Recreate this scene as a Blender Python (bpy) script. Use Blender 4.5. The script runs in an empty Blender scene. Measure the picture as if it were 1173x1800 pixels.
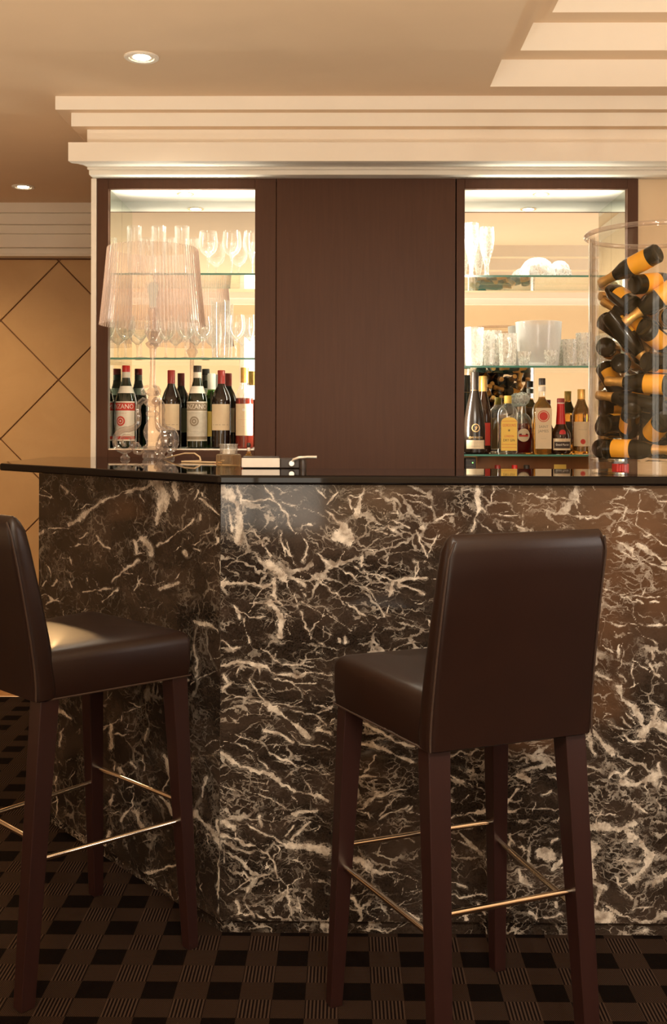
import bpy, bmesh, math, random
import numpy as np
from mathutils import Vector, Matrix, Quaternion
random.seed(5)
S = bpy.context.scene
COL = S.collection
PI = math.pi

BAR_FILL_W, UP_W, CAB_W, HEAD_FILL_W, UPR_W, DOWN_W, GIMBAL_W = 62.0, 165.0, 8.0, 1.4, 4.0, 20.0, 190.0
UPS = ((-3.0, .2, 1.0), (-1.4, .1, 0.85), (0.0, .0, 0.6), (1.3, .0, 0.55), (2.8, .2, 0.5), (-3.2, 2.0, 0.5), (3.2, 1.8, 0.4))
WIN_E = {'front': 5.0, 'right': 6.0, 'left': 3.0, 'high': 9.0}
# ------------------------------------------------------------ camera, world, exposure
F = 1870.0; CX = 586.5; CY = 745.0; CAMZ = 1.28
RM = Matrix.Rotation(math.radians(0.6), 3, 'Z') @ Matrix.Rotation(PI / 2, 3, 'X') @ Matrix.Rotation(math.radians(0.15), 3, 'Z')
cd = bpy.data.cameras.new('camera'); cam = bpy.data.objects.new('camera', cd); COL.objects.link(cam)
cd.sensor_fit = 'VERTICAL'; cd.sensor_height = 36.0; cd.lens = 36.0 * F / 1800.0
cd.shift_y = -(900.0 - CY) / 1800.0
cd.clip_start = 0.05
cam.matrix_world = Matrix.Translation((0, 0, CAMZ)) @ RM.to_4x4()
S.camera = cam
w = bpy.data.worlds.new('world'); S.world = w; w.use_nodes = True
w.node_tree.nodes['Background'].inputs[0].default_value = (0.9, 0.75, 0.55, 1)
w.node_tree.nodes['Background'].inputs[1].default_value = 0.02
S.view_settings.view_transform = 'Standard'; S.view_settings.look = 'None'
S.view_settings.gamma = 1.0; S.view_settings.use_curve_mapping = False
S.view_settings.exposure = 0.0
cy = S.cycles
cy.max_bounces = 16; cy.glossy_bounces = 8; cy.transmission_bounces = 14; cy.diffuse_bounces = 4
cy.transparent_max_bounces = 40; cy.sample_clamp_indirect = 4.0; cy.use_denoising = True
cy.caustics_reflective = False; cy.caustics_refractive = False; cy.blur_glossy = 0.5

WARM = (1.0, 0.84, 0.64)
def lamp(name, kind, loc, energy, color, **k):
    d = bpy.data.lights.new(name, kind); d.energy = energy; d.color = color
    for a, b in k.items(): setattr(d, a, b)
    o = bpy.data.objects.new(name, d); o.location = loc; COL.objects.link(o); return o
def aim(o, t):
    o.rotation_euler = (Vector(t) - o.location).to_track_quat('-Z', 'Y').to_euler(); return o
# added unseen lamps: low ones fill the ceiling, high ones fill the bar front
for x, y, k in UPS:
    o = lamp('added_low_fill', 'SPOT', (x, y, 0.08), UP_W * k, WARM, spot_size=math.radians(138), spot_blend=0.5, shadow_soft_size=0.04)
    aim(o, (x, y + .02, 2.45))
for x, tx in ((-0.15, 0.0), (0.25, 0.35), (0.60, 0.75), (0.95, 1.2)):
    aim(lamp('added_bar_fill', 'SPOT', (x, -0.1, 2.43), BAR_FILL_W, (1.0, 0.90, 0.76), spot_size=math.radians(58), spot_blend=0.9, shadow_soft_size=0.02), (tx, 2.66, 0.90))

def P(u, v, Y):
    d = RM @ Vector(((u - CX) / F, (CY - v) / F, -1.0))
    t = Y / d.y
    return Vector((d.x * t, Y, CAMZ + d.z * t))
def PX(pts):                       # world points -> photograph pixels, for the veins of the marble
    q = (np.asarray(pts) - np.array((0, 0, CAMZ))) @ np.array(RM)
    return CX + F * q[:, 0] / -q[:, 2], CY - F * q[:, 1] / -q[:, 2]

# ------------------------------------------------------------ materials
class NT:
    def __init__(s, name):
        s.m = bpy.data.materials.new(name); s.m.use_nodes = True; s.t = s.m.node_tree; s.t.nodes.clear()
        s.out = s.n('ShaderNodeOutputMaterial')
    def n(s, typ, **k):
        x = s.t.nodes.new(typ)
        for a, b in k.items():
            if a.startswith('i_'): s.put(x.inputs[a[2:].replace('_', ' ')], b)
            elif a.startswith('n_'): s.put(x.inputs[int(a[2:])], b)
            else: setattr(x, a, b)
        return x
    def put(s, sock, v):
        if isinstance(v, bpy.types.NodeSocket): s.t.links.new(v, sock)
        else:
            if isinstance(v, tuple) and len(v) == 3 and sock.type == 'RGBA': v = v + (1,)
            sock.default_value = v
    def math(s, op, a, b=0.0, c=0.0, clamp=False):
        x = s.n('ShaderNodeMath', operation=op, use_clamp=clamp); s.put(x.inputs[0], a); s.put(x.inputs[1], b)
        if op in ('MULTIPLY_ADD',): s.put(x.inputs[2], c)
        return x.outputs[0]
    def ramp(s, v, a, b, lo=0.0, hi=1.0):
        x = s.n('ShaderNodeMapRange', interpolation_type='SMOOTHSTEP'); s.put(x.inputs[0], v)
        for i, q in enumerate((a, b, lo, hi)): s.put(x.inputs[i + 1], q)
        return x.outputs[0]
    def mix(s, f, a, b):
        x = s.n('ShaderNodeMix', data_type='RGBA'); s.put(x.inputs[0], f); s.put(x.inputs[6], a); s.put(x.inputs[7], b)
        return x.outputs[2]
    def noise(s, vec, scale, detail=3.0, rough=0.55, dist=0.0):
        x = s.n('ShaderNodeTexNoise'); s.put(x.inputs['Vector'], vec)
        x.inputs['Scale'].default_value = scale; x.inputs['Detail'].default_value = detail
        x.inputs['Roughness'].default_value = rough; x.inputs['Distortion'].default_value = dist
        return x
    def obj(s): return s.n('ShaderNodeTexCoord').outputs['Object']
    def mapping(s, vec, rot=(0, 0, 0), scale=(1, 1, 1), loc=(0, 0, 0)):
        x = s.n('ShaderNodeMapping'); s.put(x.inputs[0], vec); x.inputs[1].default_value = loc
        x.inputs[2].default_value = rot; x.inputs[3].default_value = scale
        return x.outputs[0]
    def bump(s, h, strength=0.2, dist=0.002):
        x = s.n('ShaderNodeBump'); x.inputs['Strength'].default_value = strength; x.inputs['Distance'].default_value = dist
        s.put(x.inputs['Height'], h); return x.outputs[0]
    def bsdf(s, **k):
        x = s.n('ShaderNodeBsdfPrincipled')
        for a, b in k.items(): s.put(x.inputs[a.replace('_', ' ')], b)
        s.t.links.new(x.outputs[0], s.out.inputs[0]); return x
def plain(name, col, rough=0.5, var=0.12, scale=30.0, metal=0.0, spec=0.5, bump=0.0, bscale=200.0, trans=0.0, **k):
    t = NT(name); p = t.obj(); n = t.noise(p, scale, 3).outputs[0]
    c = t.mix(n, tuple(x * (1 - var) for x in col), tuple(min(1, x * (1 + var)) for x in col))
    kw = dict(Base_Color=c, Roughness=rough, Metallic=metal, Specular_IOR_Level=spec, Transmission_Weight=trans)
    kw.update(k)
    if bump: kw['Normal'] = t.bump(t.noise(p, bscale, 4).outputs[0], bump)
    t.bsdf(**kw); return t.m
def wood(name, c1, c2, rough=0.35, grain=(1, 1, 0.06), scale=60.0, spec=0.5, coat=0.0):
    t = NT(name); p = t.mapping(t.obj(), scale=grain)
    n = t.noise(p, scale, 5, 0.65, 0.6).outputs[0]; n2 = t.noise(t.obj(), 2.5, 2).outputs[0]
    c = t.mix(t.math('ADD', t.math('MULTIPLY', n, 0.7), t.math('MULTIPLY', n2, 0.35), clamp=True), c1, c2)
    t.bsdf(Base_Color=c, Roughness=rough, Specular_IOR_Level=spec, Coat_Weight=coat, Coat_Roughness=0.2,
           Normal=t.bump(n, 0.05, 0.001)); return t.m
def emit(name, col, st):
    t = NT(name); n = t.noise(t.obj(), 8).outputs[0]
    e = t.n('ShaderNodeEmission'); t.put(e.inputs[0], t.mix(n, col, tuple(c * 0.96 for c in col))); e.inputs[1].default_value = st
    t.t.links.new(e.outputs[0], t.out.inputs[0]); return t.m
def thin(name, tint, ior=1.5, rough=0.02, white=0.0, wcol=(1, 0.97, 0.92), tex=0.0, tscale=90.0, refl=(1, 1, 1), cut=0.0):
    """thin walled clear glass: lets light straight through, mirrors at grazing angles; white = share of milky body, painting bright scatter into clear glass"""
    t = NT(name); p = t.obj(); n = t.noise(p, tscale, 2)
    nor = t.bump(n.outputs[0], tex, 0.002) if tex else None
    tr = t.n('ShaderNodeBsdfTransparent'); t.put(tr.inputs[0], tint)
    gl = t.n('ShaderNodeBsdfGlossy'); gl.inputs['Roughness'].default_value = rough; t.put(gl.inputs[0], refl)
    lw = t.n('ShaderNodeLayerWeight'); lw.inputs[0].default_value = 0.5
    if nor: t.put(gl.inputs['Normal'], nor); t.put(lw.inputs['Normal'], nor)
    f0 = ((ior - 1) / (ior + 1)) ** 2 * 1.1
    fr_ = t.math('MULTIPLY_ADD', t.math('POWER', lw.outputs['Facing'], 3.0), 1.0 - f0, f0)
    m = t.n('ShaderNodeMixShader'); t.put(m.inputs[0], fr_); t.put(m.inputs[1], tr.outputs[0]); t.put(m.inputs[2], gl.outputs[0])
    last = m
    if white:
        d = t.n('ShaderNodeBsdfDiffuse'); t.put(d.inputs[0], wcol); tl = t.n('ShaderNodeBsdfTranslucent'); t.put(tl.inputs[0], wcol)
        a = t.n('ShaderNodeMixShader'); a.inputs[0].default_value = 0.55; t.put(a.inputs[1], d.outputs[0]); t.put(a.inputs[2], tl.outputs[0])
        wf = t.math('MULTIPLY', t.math('MULTIPLY_ADD', lw.outputs['Facing'], 1.5, 0.55), white, clamp=True)
        if cut:
            vo = t.n('ShaderNodeTexVoronoi', feature='DISTANCE_TO_EDGE'); t.put(vo.inputs['Vector'], t.mapping(p, scale=(1, 1, .6))); vo.inputs['Scale'].default_value = cut
            wf = t.math('MULTIPLY', wf, t.ramp(vo.outputs['Distance'], 0.02, 0.30, 1.7, 0.5), clamp=True)
        last = t.n('ShaderNodeMixShader'); t.put(last.inputs[0], wf); t.put(last.inputs[1], m.outputs[0]); t.put(last.inputs[2], a.outputs[0])
    t.t.links.new(last.outputs[0], t.out.inputs[0]); return t.m

def marble(name, hand, ang, dens=1.0):
    t = NT(name); p = t.obj()
    wv = t.noise(p, 3.2, 4, 0.6).outputs[1]
    ws = t.n('ShaderNodeVectorMath', operation='SUBTRACT'); t.put(ws.inputs[0], wv); ws.inputs[1].default_value = (0.5, 0.5, 0.5)
    wm = t.n('ShaderNodeVectorMath', operation='MULTIPLY_ADD'); t.put(wm.inputs[0], ws.outputs[0]); wm.inputs[1].default_value = (0.22,) * 3; t.put(wm.inputs[2], p)
    jv = t.noise(p, 70.0, 3, 0.65).outputs[1]
    js = t.n('ShaderNodeVectorMath', operation='SUBTRACT'); t.put(js.inputs[0], jv); js.inputs[1].default_value = (0.5, 0.5, 0.5)
    wj = t.n('ShaderNodeVectorMath', operation='MULTIPLY_ADD'); t.put(wj.inputs[0], js.outputs[0]); wj.inputs[1].default_value = (0.020,) * 3; t.put(wj.inputs[2], wm.outputs[0])
    wm = wj
    q = t.mapping(wm.outputs[0], rot=(0, math.radians(ang), 0), scale=(0.5, 0.8, 1.25))
    q2 = t.mapping(wm.outputs[0], rot=(0, math.radians(ang + 38), 0), scale=(0.6, 0.8, 1.2), loc=(3, 1, 2))
    def web(vec, sc, w, msc, lo, hi, loc):
        v = t.n('ShaderNodeTexVoronoi', feature='DISTANCE_TO_EDGE'); t.put(v.inputs['Vector'], vec); v.inputs['Scale'].default_value = sc
        m = t.ramp(t.noise(t.mapping(p, loc=loc), msc, 3, 0.6).outputs[0], lo, hi)
        wd = t.math('MULTIPLY', m, w)
        line = t.math('SUBTRACT', 1.0, t.ramp(t.math('DIVIDE', v.outputs['Distance'], t.math('ADD', wd, 1e-4)), 0.45, 1.0))
        return t.math('MULTIPLY', line, t.math('MINIMUM', t.math('MULTIPLY', m, 1.6), 1.0))
    w1 = web(q, 9.0, 0.062, 6.0, 0.44, 0.74, (0, 0, 0))
    w2 = web(q2, 22.0, 0.095, 8.0, 0.45, 0.74, (5, 2, 1))
    w3 = web(q, 55.0, 0.13, 10.0, 0.47, 0.72, (1, 7, 3))
    def hair(vec, sc, thr, msc, lo, hi, loc):
        n = t.noise(vec, sc, 6, 0.5, 0.0).outputs[0]
        r = t.math('SUBTRACT', 1.0, t.ramp(t.math('ABSOLUTE', t.math('SUBTRACT', n, 0.5)), 0.0, thr))
        return t.math('MULTIPLY', r, t.ramp(t.noise(t.mapping(p, loc=loc), msc, 2).outputs[0], lo, hi))
    h1 = hair(q, 6.0, 0.010, 8.0, 0.47, 0.65, (2, 2, 2)); h2 = hair(q2, 11.0, 0.011, 11.0, 0.48, 0.66, (8, 1, 4))
    web_all = t.math('MAXIMUM', t.math('MAXIMUM', w1, t.math('MULTIPLY', w2, 0.8)), t.math('MULTIPLY', w3, 0.6))
    web_all = t.math('MAXIMUM', web_all, t.math('MULTIPLY', t.math('MAXIMUM', h1, h2), 0.55))
    def fleck(rot, sc, th, msc, loc):
        v = t.mapping(wm.outputs[0], rot=(0, math.radians(rot), 0), scale=(0.30, 1.0, 1.5), loc=loc)
        n = t.noise(v, sc, 4, 0.55, 0.2).outputs[0]
        return t.math('MULTIPLY', t.ramp(n, th, th + 0.06), t.ramp(t.noise(t.mapping(p, loc=loc), msc, 2).outputs[0], 0.48, 0.62))
    fk = t.math('MAXIMUM', fleck(ang, 40.0, 0.615, 6.0, (4, 4, 4)), fleck(ang - 65, 36.0, 0.63, 7.0, (9, 3, 6)))
    web_all = t.math('MAXIMUM', web_all, t.math('MULTIPLY', fk, 0.8))
    n6 = t.noise(q, 7.0, 6, 0.65).outputs[0]; nf = t.noise(p, 220.0, 3, 0.7).outputs[0]
    base = t.mix(t.ramp(n6, 0.38, 0.72), (0.010, 0.0068, 0.005), (0.056, 0.038, 0.027))
    base = t.mix(t.math('MULTIPLY', t.ramp(nf, 0.3, 0.75), 0.4), base, (0.068, 0.050, 0.038))
    tot = web_all
    if hand:
        av = t.n('ShaderNodeAttribute', attribute_name='vein').outputs['Fac']
        br = t.n('ShaderNodeAttribute', attribute_name='brown').outputs['Fac']
        base = t.mix(t.math('MULTIPLY', br, t.ramp(n6, 0.2, 0.75, 0.55, 1.0)), base, (0.125, 0.066, 0.035))
        e = t.math('MULTIPLY', t.math('SUBTRACT', t.noise(p, 150.0, 4, 0.75).outputs[0], 0.5), 2.0)
        e2 = t.math('MULTIPLY', t.math('SUBTRACT', t.noise(p, 40.0, 3, 0.6).outputs[0], 0.5), 0.9)
        e3 = t.math('MULTIPLY', t.math('SUBTRACT', t.noise(p, 13.0, 2, 0.5).outputs[0], 0.5), 0.8)
        hv = t.ramp(t.math('ADD', t.math('ADD', av, e3), t.math('ADD', e, e2)), 0.20, 0.50)
        near = t.ramp(av, -0.95, 0.1)
        fr = t.math('MULTIPLY', t.ramp(t.math('ABSOLUTE', t.math('SUBTRACT', t.noise(q, 42.0, 4, 0.7, 1.0).outputs[0], 0.5)), 0.0, 0.05, 1.0, 0.0), near)
        tot = t.math('MAXIMUM', t.math('MAXIMUM', hv, t.math('MULTIPLY', fr, 0.4)), t.math('MULTIPLY', web_all, 0.7 * dens))
    vcol = t.mix(t.ramp(t.noise(p, 38.0, 5, 0.7).outputs[0], 0.3, 0.72), (0.27, 0.215, 0.165), (0.76, 0.69, 0.585))
    col = t.mix(tot, base, vcol)
    t.bsdf(Base_Color=col, Roughness=0.08, Specular_IOR_Level=0.38)
    return t.m

def carpet():
    t = NT('carpet'); p = t.obj()
    xyz = t.n('ShaderNodeSeparateXYZ'); t.put(xyz.inputs[0], p)
    fx = t.math('FRACT', t.math('DIVIDE', t.math('SUBTRACT', xyz.outputs[0], -0.011 - 14.7), 0.147))
    fy = t.math('FRACT', t.math('DIVIDE', t.math('SUBTRACT', xyz.outputs[1], 2.362 - 14.7), 0.147))
    bx = t.math('LESS_THAN', fx, 0.5); by = t.math('LESS_THAN', fy, 0.5)
    black = t.math('MULTIPLY', bx, by)
    strp = t.math('MULTIPLY', t.math('SUBTRACT', 1.0, bx), t.math('SUBTRACT', 1.0, by))
    line = t.ramp(t.math('SINE', t.math('MULTIPLY', xyz.outputs[0], 2 * PI / 0.0082)), -0.3, 0.5)
    wv = t.math('MULTIPLY', t.math('SINE', t.math('MULTIPLY', xyz.outputs[0], 2 * PI / 0.0045)), t.math('SINE', t.math('MULTIPLY', xyz.outputs[1], 2 * PI / 0.0060)))
    wv = t.ramp(wv, -0.6, 0.6)
    n = t.noise(p, 260.0, 3, 0.7).outputs[0]
    weave = t.mix(wv, (0.013, 0.008, 0.0055), (0.064, 0.039, 0.027))
    stripe = t.mix(line, (0.007, 0.004, 0.0035), (0.084, 0.053, 0.037))
    c = t.mix(strp, weave, stripe); c = t.mix(black, c, (0.004, 0.0025, 0.002))
    c = t.mix(t.math('MULTIPLY', n, 0.5), c, (0.010, 0.006, 0.004))
    t.bsdf(Base_Color=c, Roughness=0.95, Specular_IOR_Level=0.04, Normal=t.bump(n, 0.5, 0.003)); return t.m

M = {}
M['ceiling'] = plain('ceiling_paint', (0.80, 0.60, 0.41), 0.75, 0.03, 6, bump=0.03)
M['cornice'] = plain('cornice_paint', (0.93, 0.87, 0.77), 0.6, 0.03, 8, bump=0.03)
M['cream'] = plain('cream_wall', (0.82, 0.64, 0.42), 0.6, 0.04, 5, bump=0.05)
M['tan'] = plain('tan_wall', (0.42, 0.30, 0.19), 0.6, 0.04, 5)
M['veneer'] = wood('pale_veneer', (0.50, 0.30, 0.13), (0.66, 0.43, 0.21), 0.32, (1, 1, 1), 5.0)
M['groove'] = plain('dark_groove', (0.20, 0.09, 0.04), 0.7)
M['carpet'] = carpet()
M['hall'] = wood('orange_floor', (0.36, 0.17, 0.06), (0.50, 0.26, 0.10), 0.25, (1, 0.06, 1), 30.0)
M['cab'] = wood('dark_cabinet_wood', (0.054, 0.0205, 0.0095), (0.100, 0.041, 0.020), 0.5, (1, 1, 0.05), 90.0, 0.25)
M['orange'] = wood('orange_wood', (0.30, 0.10, 0.025), (0.45, 0.17, 0.05), 0.4)
M['black'] = plain('black_void', (0.01, 0.007, 0.005), 0.6)
M['granite'] = plain('black_granite', (0.007, 0.005, 0.0045), 0.03, 0.3, 120, spec=0.25)
M['marbleA'] = marble('brown_marble', True, 24)
M['marbleC'] = marble('brown_marble_dark', True, -24, 0.45)
M['marbleB'] = marble('brown_marble_plain', False, 20)
M['leather'] = plain('dark_leather', (0.0150, 0.0052, 0.0030), 0.36, 0.2, 14, bump=0.08, bscale=420, spec=0.45)
M['stitch'] = plain('leather_seam', (0.045, 0.026, 0.018), 0.4)
M['leg'] = wood('mahogany_leg', (0.017, 0.006, 0.005), (0.032, 0.0115, 0.0095), 0.34, (1, 1, 0.08), 70.0)
M['chrome'] = plain('chrome', (0.92, 0.80, 0.64), 0.14, 0.03, 20, metal=1.0)
M['silver'] = plain('brushed_steel', (0.80, 0.74, 0.66), 0.3, 0.05, 20, metal=0.7)
M['mirror'] = plain('mirror', (0.84, 0.87, 0.86), 0.0, 0.01, 3, metal=1.0)
M['sidemirror'] = plain('side_mirror', (0.80, 0.84, 0.74), 0.01, 0.01, 3, metal=1.0)
M['shelfglass'] = thin('shelf_glass', (0.93, 0.98, 0.94), 1.45)
M['shelfedge'] = plain('glass_edge', (0.10, 0.30, 0.24), 0.1, 0.1, 30)
M['glass'] = thin('drinking_glass', (0.975, 0.975, 0.965), 1.75, 0.04, 0.09, tex=0.25, tscale=60)  # the white share paints brightness into the clear glass
M['crystal'] = thin('cut_crystal', (0.97, 0.97, 0.96), 1.85, 0.06, 0.42, tex=0.9, tscale=110, cut=75.0)  # whiter cut lines paint sparkle into the crystal
M['frost'] = thin('frosted_acrylic', (0.97, 0.96, 0.95), 1.5, 0.1, 0.62, (0.98, 0.95, 0.93), tex=0.3)
M['acrylic'] = thin('clear_acrylic', (0.97, 0.962, 0.945), 1.30, 0.015, 0.0)
M['lampacrylic'] = thin('lamp_acrylic', (0.91, 0.86, 0.83), 1.85, 0.03, 0.10, (1, 0.93, 0.88), tex=0.15, tscale=40)
M['shade'] = thin('pleated_shade', (0.93, 0.86, 0.82), 1.55, 0.12, 0.26, (1.0, 0.90, 0.84))
M['cord'] = plain('gold_cord', (0.75, 0.55, 0.32), 0.35)
M['bulb'] = emit('bulb', (1.0, 0.78, 0.5), 0.75)
M['lampdisc'] = emit('downlight_glow', (1.0, 0.86, 0.62), 25.0)
M['spotdisc'] = emit('cabinet_spot_glow', (1.0, 0.88, 0.66), 18.0)
M['led'] = emit('green_led', (0.3, 1.0, 0.2), 3.0)
M['gloss_white'] = plain('white_trim', (0.85, 0.78, 0.68), 0.3)
def glassy(name, col, rough=0.04, trans=0.0, spec=0.7):
    return plain(name, col, rough, 0.15, 20, spec=spec, trans=trans, IOR=1.45)
M['winedark'] = glassy('dark_wine_glass', (0.012, 0.006, 0.004))
M['greenglass'] = glassy('dark_green_glass', (0.010, 0.016, 0.006))
M['champ'] = glassy('champagne_glass', (0.012, 0.010, 0.004), 0.08, spec=0.3)
M['green'] = thin('green_bottle_glass', (0.25, 0.5, 0.12), 1.5, 0.03)
M['clear'] = thin('clear_bottle_glass', (0.97, 0.97, 0.95), 1.6, 0.02, 0.08)
M['amber'] = glassy('amber_spirit', (0.60, 0.16, 0.02), 0.05, 0.85)
M['amberpale'] = glassy('pale_amber_spirit', (0.85, 0.42, 0.08), 0.05, 0.85)
M['redliq'] = glassy('dark_red_spirit', (0.22, 0.012, 0.012), 0.05, 0.6)
M['rose'] = glassy('red_brown_spirit', (0.28, 0.035, 0.02), 0.05, 0.5)
M['matteblack'] = plain('black_matt_glass', (0.016, 0.010, 0.007), 0.22, spec=0.6)
M['brownglass'] = glassy('brown_glass', (0.030, 0.010, 0.004))
M['redcap'] = plain('red_foil', (0.32, 0.028, 0.02), 0.32)
M['brightred'] = plain('bright_red', (0.62, 0.02, 0.015), 0.3)
M['redwax'] = plain('red_ribbon', (0.60, 0.015, 0.012), 0.3)
M['blackcap'] = plain('dark_cap', (0.03, 0.018, 0.012), 0.4)
M['goldcap'] = plain('gold_foil', (0.72, 0.42, 0.12), 0.3, 0.3, 60, metal=0.6, bump=0.5, bscale=180)
M['yellowcap'] = plain('yellow_cap', (0.62, 0.42, 0.06), 0.4)
M['whitefoil'] = plain('white_foil', (0.82, 0.76, 0.66), 0.4)
M['lab_cream'] = plain('cream_paper', (0.78, 0.63, 0.42), 0.7, 0.06, 40)
M['lab_white'] = plain('white_paper', (0.82, 0.74, 0.62), 0.7, 0.06, 40)
M['lab_silver'] = plain('silver_paper', (0.62, 0.58, 0.48), 0.4, 0.25, 60)
M['lab_yellow'] = plain('yellow_paper', (0.86, 0.56, 0.10), 0.6, 0.06, 40)
M['lab_orange'] = plain('orange_paper', (0.86, 0.40, 0.025), 0.45, 0.05, 40)
M['ink'] = plain('dark_ink', (0.05, 0.03, 0.02), 0.6)
M['inkgrey'] = plain('grey_ink', (0.30, 0.24, 0.16), 0.6)
M['inkred'] = plain('red_ink', (0.60, 0.05, 0.03), 0.6)
M['inkwhite'] = plain('white_ink', (0.88, 0.82, 0.72), 0.6)
M['inkgold'] = plain('gold_ink', (0.78, 0.52, 0.24), 0.35, metal=0.4)
for k_, c_ in (('front', (1.0, 0.86, 0.68)), ('right', (1.0, 0.88, 0.80)), ('left', (1.0, 0.93, 0.84))): M['pane_' + k_] = emit('daylit_pane_' + k_, c_, WIN_E[k_])
M['pane_front_high'] = emit('daylit_pane_high', (1.0, 0.88, 0.72), WIN_E['high'])
M['holder'] = thin('amber_holder_glass', (0.92, 0.75, 0.50), 1.6, 0.05, 0.16, (1, .85, .62))
# ------------------------------------------------------------ mesh helpers
class MB:
    def __init__(s): s.v = []; s.f = []
    def add(s, v, f):
        k = len(s.v); s.v += [tuple(x) for x in v]; s.f += [tuple(i + k for i in q) for q in f]; return s
    def box(s, x0, x1, y0, y1, z0, z1):
        v = [(x, y, z) for z in (z0, z1) for y in (y0, y1) for x in (x0, x1)]
        return s.add(v, [(0, 2, 3, 1), (4, 5, 7, 6), (0, 1, 5, 4), (2, 6, 7, 3), (0, 4, 6, 2), (1, 3, 7, 5)])
    def prism(s, poly, z0, z1, axis='z'):
        n = len(poly); a = []; b = []
        for p, q in poly:
            if axis == 'z': a.append((p, q, z0)); b.append((p, q, z1))
            elif axis == 'y': a.append((p, z0, q)); b.append((p, z1, q))
            else: a.append((z0, p, q)); b.append((z1, p, q))
        return s.add(a + b, [tuple(range(n))[::-1], tuple(range(n, 2 * n))] + [(i, (i + 1) % n, n + (i + 1) % n, n + i) for i in range(n)])
    def loft(s, rings, caps=True):
        n = len(rings[0]); v = [p for r in rings for p in r]; f = []
        for j in range(len(rings) - 1):
            for i in range(n):
                f.append((j * n + i, j * n + (i + 1) % n, (j + 1) * n + (i + 1) % n, (j + 1) * n + i))
        if caps: f += [tuple(range(n))[::-1], tuple(range((len(rings) - 1) * n, len(rings) * n))]
        return s.add(v, f)
    def lathe(s, prof, n=24, cx=0.0, cy=0.0, caps=True, mod=None):
        rings = []
        for r, z in prof:
            r = max(r, 1e-5)
            rings.append([(cx + r * (1 + (mod(i) if mod else 0)) * math.cos(2 * PI * i / n), cy + r * (1 + (mod(i) if mod else 0)) * math.sin(2 * PI * i / n), z) for i in range(n)])
        return s.loft(rings, caps)
    def tube(s, pts, r, n=8, closed=False):
        pts = [Vector(p) for p in pts]; rings = []; N_ = len(pts)
        rad = [float(x) for x in r] if isinstance(r, (list, tuple)) else [r] * N_
        up = Vector((0.123, 0.31, 0.94))
        prev = None
        for i, p in enumerate(pts):
            d = (pts[min(i + 1, N_ - 1)] - pts[max(i - 1, 0)])
            if d.length < 1e-9: d = Vector((0, 0, 1))
            d.normalize()
            if prev is None:
                a = d.cross(up); 
                if a.length < 1e-3: a = d.cross(Vector((1, 0, 0)))
                a.normalize()
            else: a = (prev - d * prev.dot(d)).normalized()
            prev = a; b = d.cross(a)
            rings.append([p + rad[i] * (math.cos(2 * PI * k / n) * a + math.sin(2 * PI * k / n) * b) for k in range(n)])
        return s.loft(rings)
    def mesh(s, name):
        m = bpy.data.meshes.new(name); m.from_pydata(s.v, [], s.f); m.validate(); m.update(); return m
    def build(s, name, mat, parent=None, smooth=False, bevel=0.0, seg=2, recalc=True):
        m = s.mesh(name)
        if recalc:
            b = bmesh.new(); b.from_mesh(m); bmesh.ops.recalc_face_normals(b, faces=b.faces)
            if bevel:
                es = [e for e in b.edges if len(e.link_faces) == 2 and e.calc_face_angle(0) > 0.6]
                bmesh.ops.bevel(b, geom=es, offset=bevel, segments=seg, affect='EDGES', profile=0.5, clamp_overlap=True)
            b.to_mesh(m); b.free()
        return link(name, m, mat, parent, smooth)
def link(name, me, mat, parent=None, smooth=False):
    if mat: me.materials.clear(); me.materials.append(M[mat] if isinstance(mat, str) else mat)
    if smooth:
        me.polygons.foreach_set('use_smooth', [True] * len(me.polygons))
        try: me.set_sharp_from_angle(angle=0.7)
        except Exception: pass
    o = bpy.data.objects.new(name, me); COL.objects.link(o)
    if parent is not None: o.parent = parent
    return o
def under(o, mat):                 # downward faces get the ceiling's tan, standing in for how they are lit
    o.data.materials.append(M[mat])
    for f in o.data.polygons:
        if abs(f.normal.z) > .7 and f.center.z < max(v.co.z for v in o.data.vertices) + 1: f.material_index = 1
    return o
def empty(name, loc, rz=0.0, label=None, cat=None, group=None, kind=None):
    o = bpy.data.objects.new(name, None); o.empty_display_size = 0.05; COL.objects.link(o)
    o.location = loc; o.rotation_euler = (0, 0, rz)
    return tag(o, label, cat, group, kind)
def tag(o, label=None, cat=None, group=None, kind=None):
    for k, v in (('label', label), ('category', cat), ('group', group), ('kind', kind)):
        if v: o[k] = v
    return o
def copy_tree(o, parent=None):
    c = o.copy(); COL.objects.link(c)
    if parent is not None: c.parent = parent
    for ch in list(KIDS.get(o.name, [])): copy_tree(ch, c)
    return c
KIDS = {}
def note_kids():
    KIDS.clear()
    for o in COL.objects:
        if o.parent: KIDS.setdefault(o.parent.name, []).append(o)
def box(name, mat, parent, x0, x1, y0, y1, z0, z1, bevel=0.0):
    return MB().box(x0, x1, y0, y1, z0, z1).build(name, mat, parent, bevel=bevel)
def patch(r, a0, a1, z0, z1, n=12):          # strip of a cylinder facing -Y at angle 0
    m = MB(); v = []
    for i in range(n + 1):
        a = a0 + (a1 - a0) * i / n
        for z in (z0, z1): v.append((r * math.sin(a), -r * math.cos(a), z))
    return m.add(v, [(2 * i, 2 * i + 2, 2 * i + 3, 2 * i + 1) for i in range(n)])
def ring_patch(r, zc, ro, ri=0.0, n=24):     # disc or ring printed on a cylinder
    m = MB(); v = []; f = []
    for i in range(n):
        for q in (ri, ro):
            x = q * math.cos(2 * PI * i / n); v.append((r * math.sin(x / r), -r * math.cos(x / r), zc + q * math.sin(2 * PI * i / n)))
    for i in range(n):
        j = (i + 1) % n; f.append((2 * i, 2 * i + 1, 2 * j + 1, 2 * j))
    return m.add(v, f)
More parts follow.
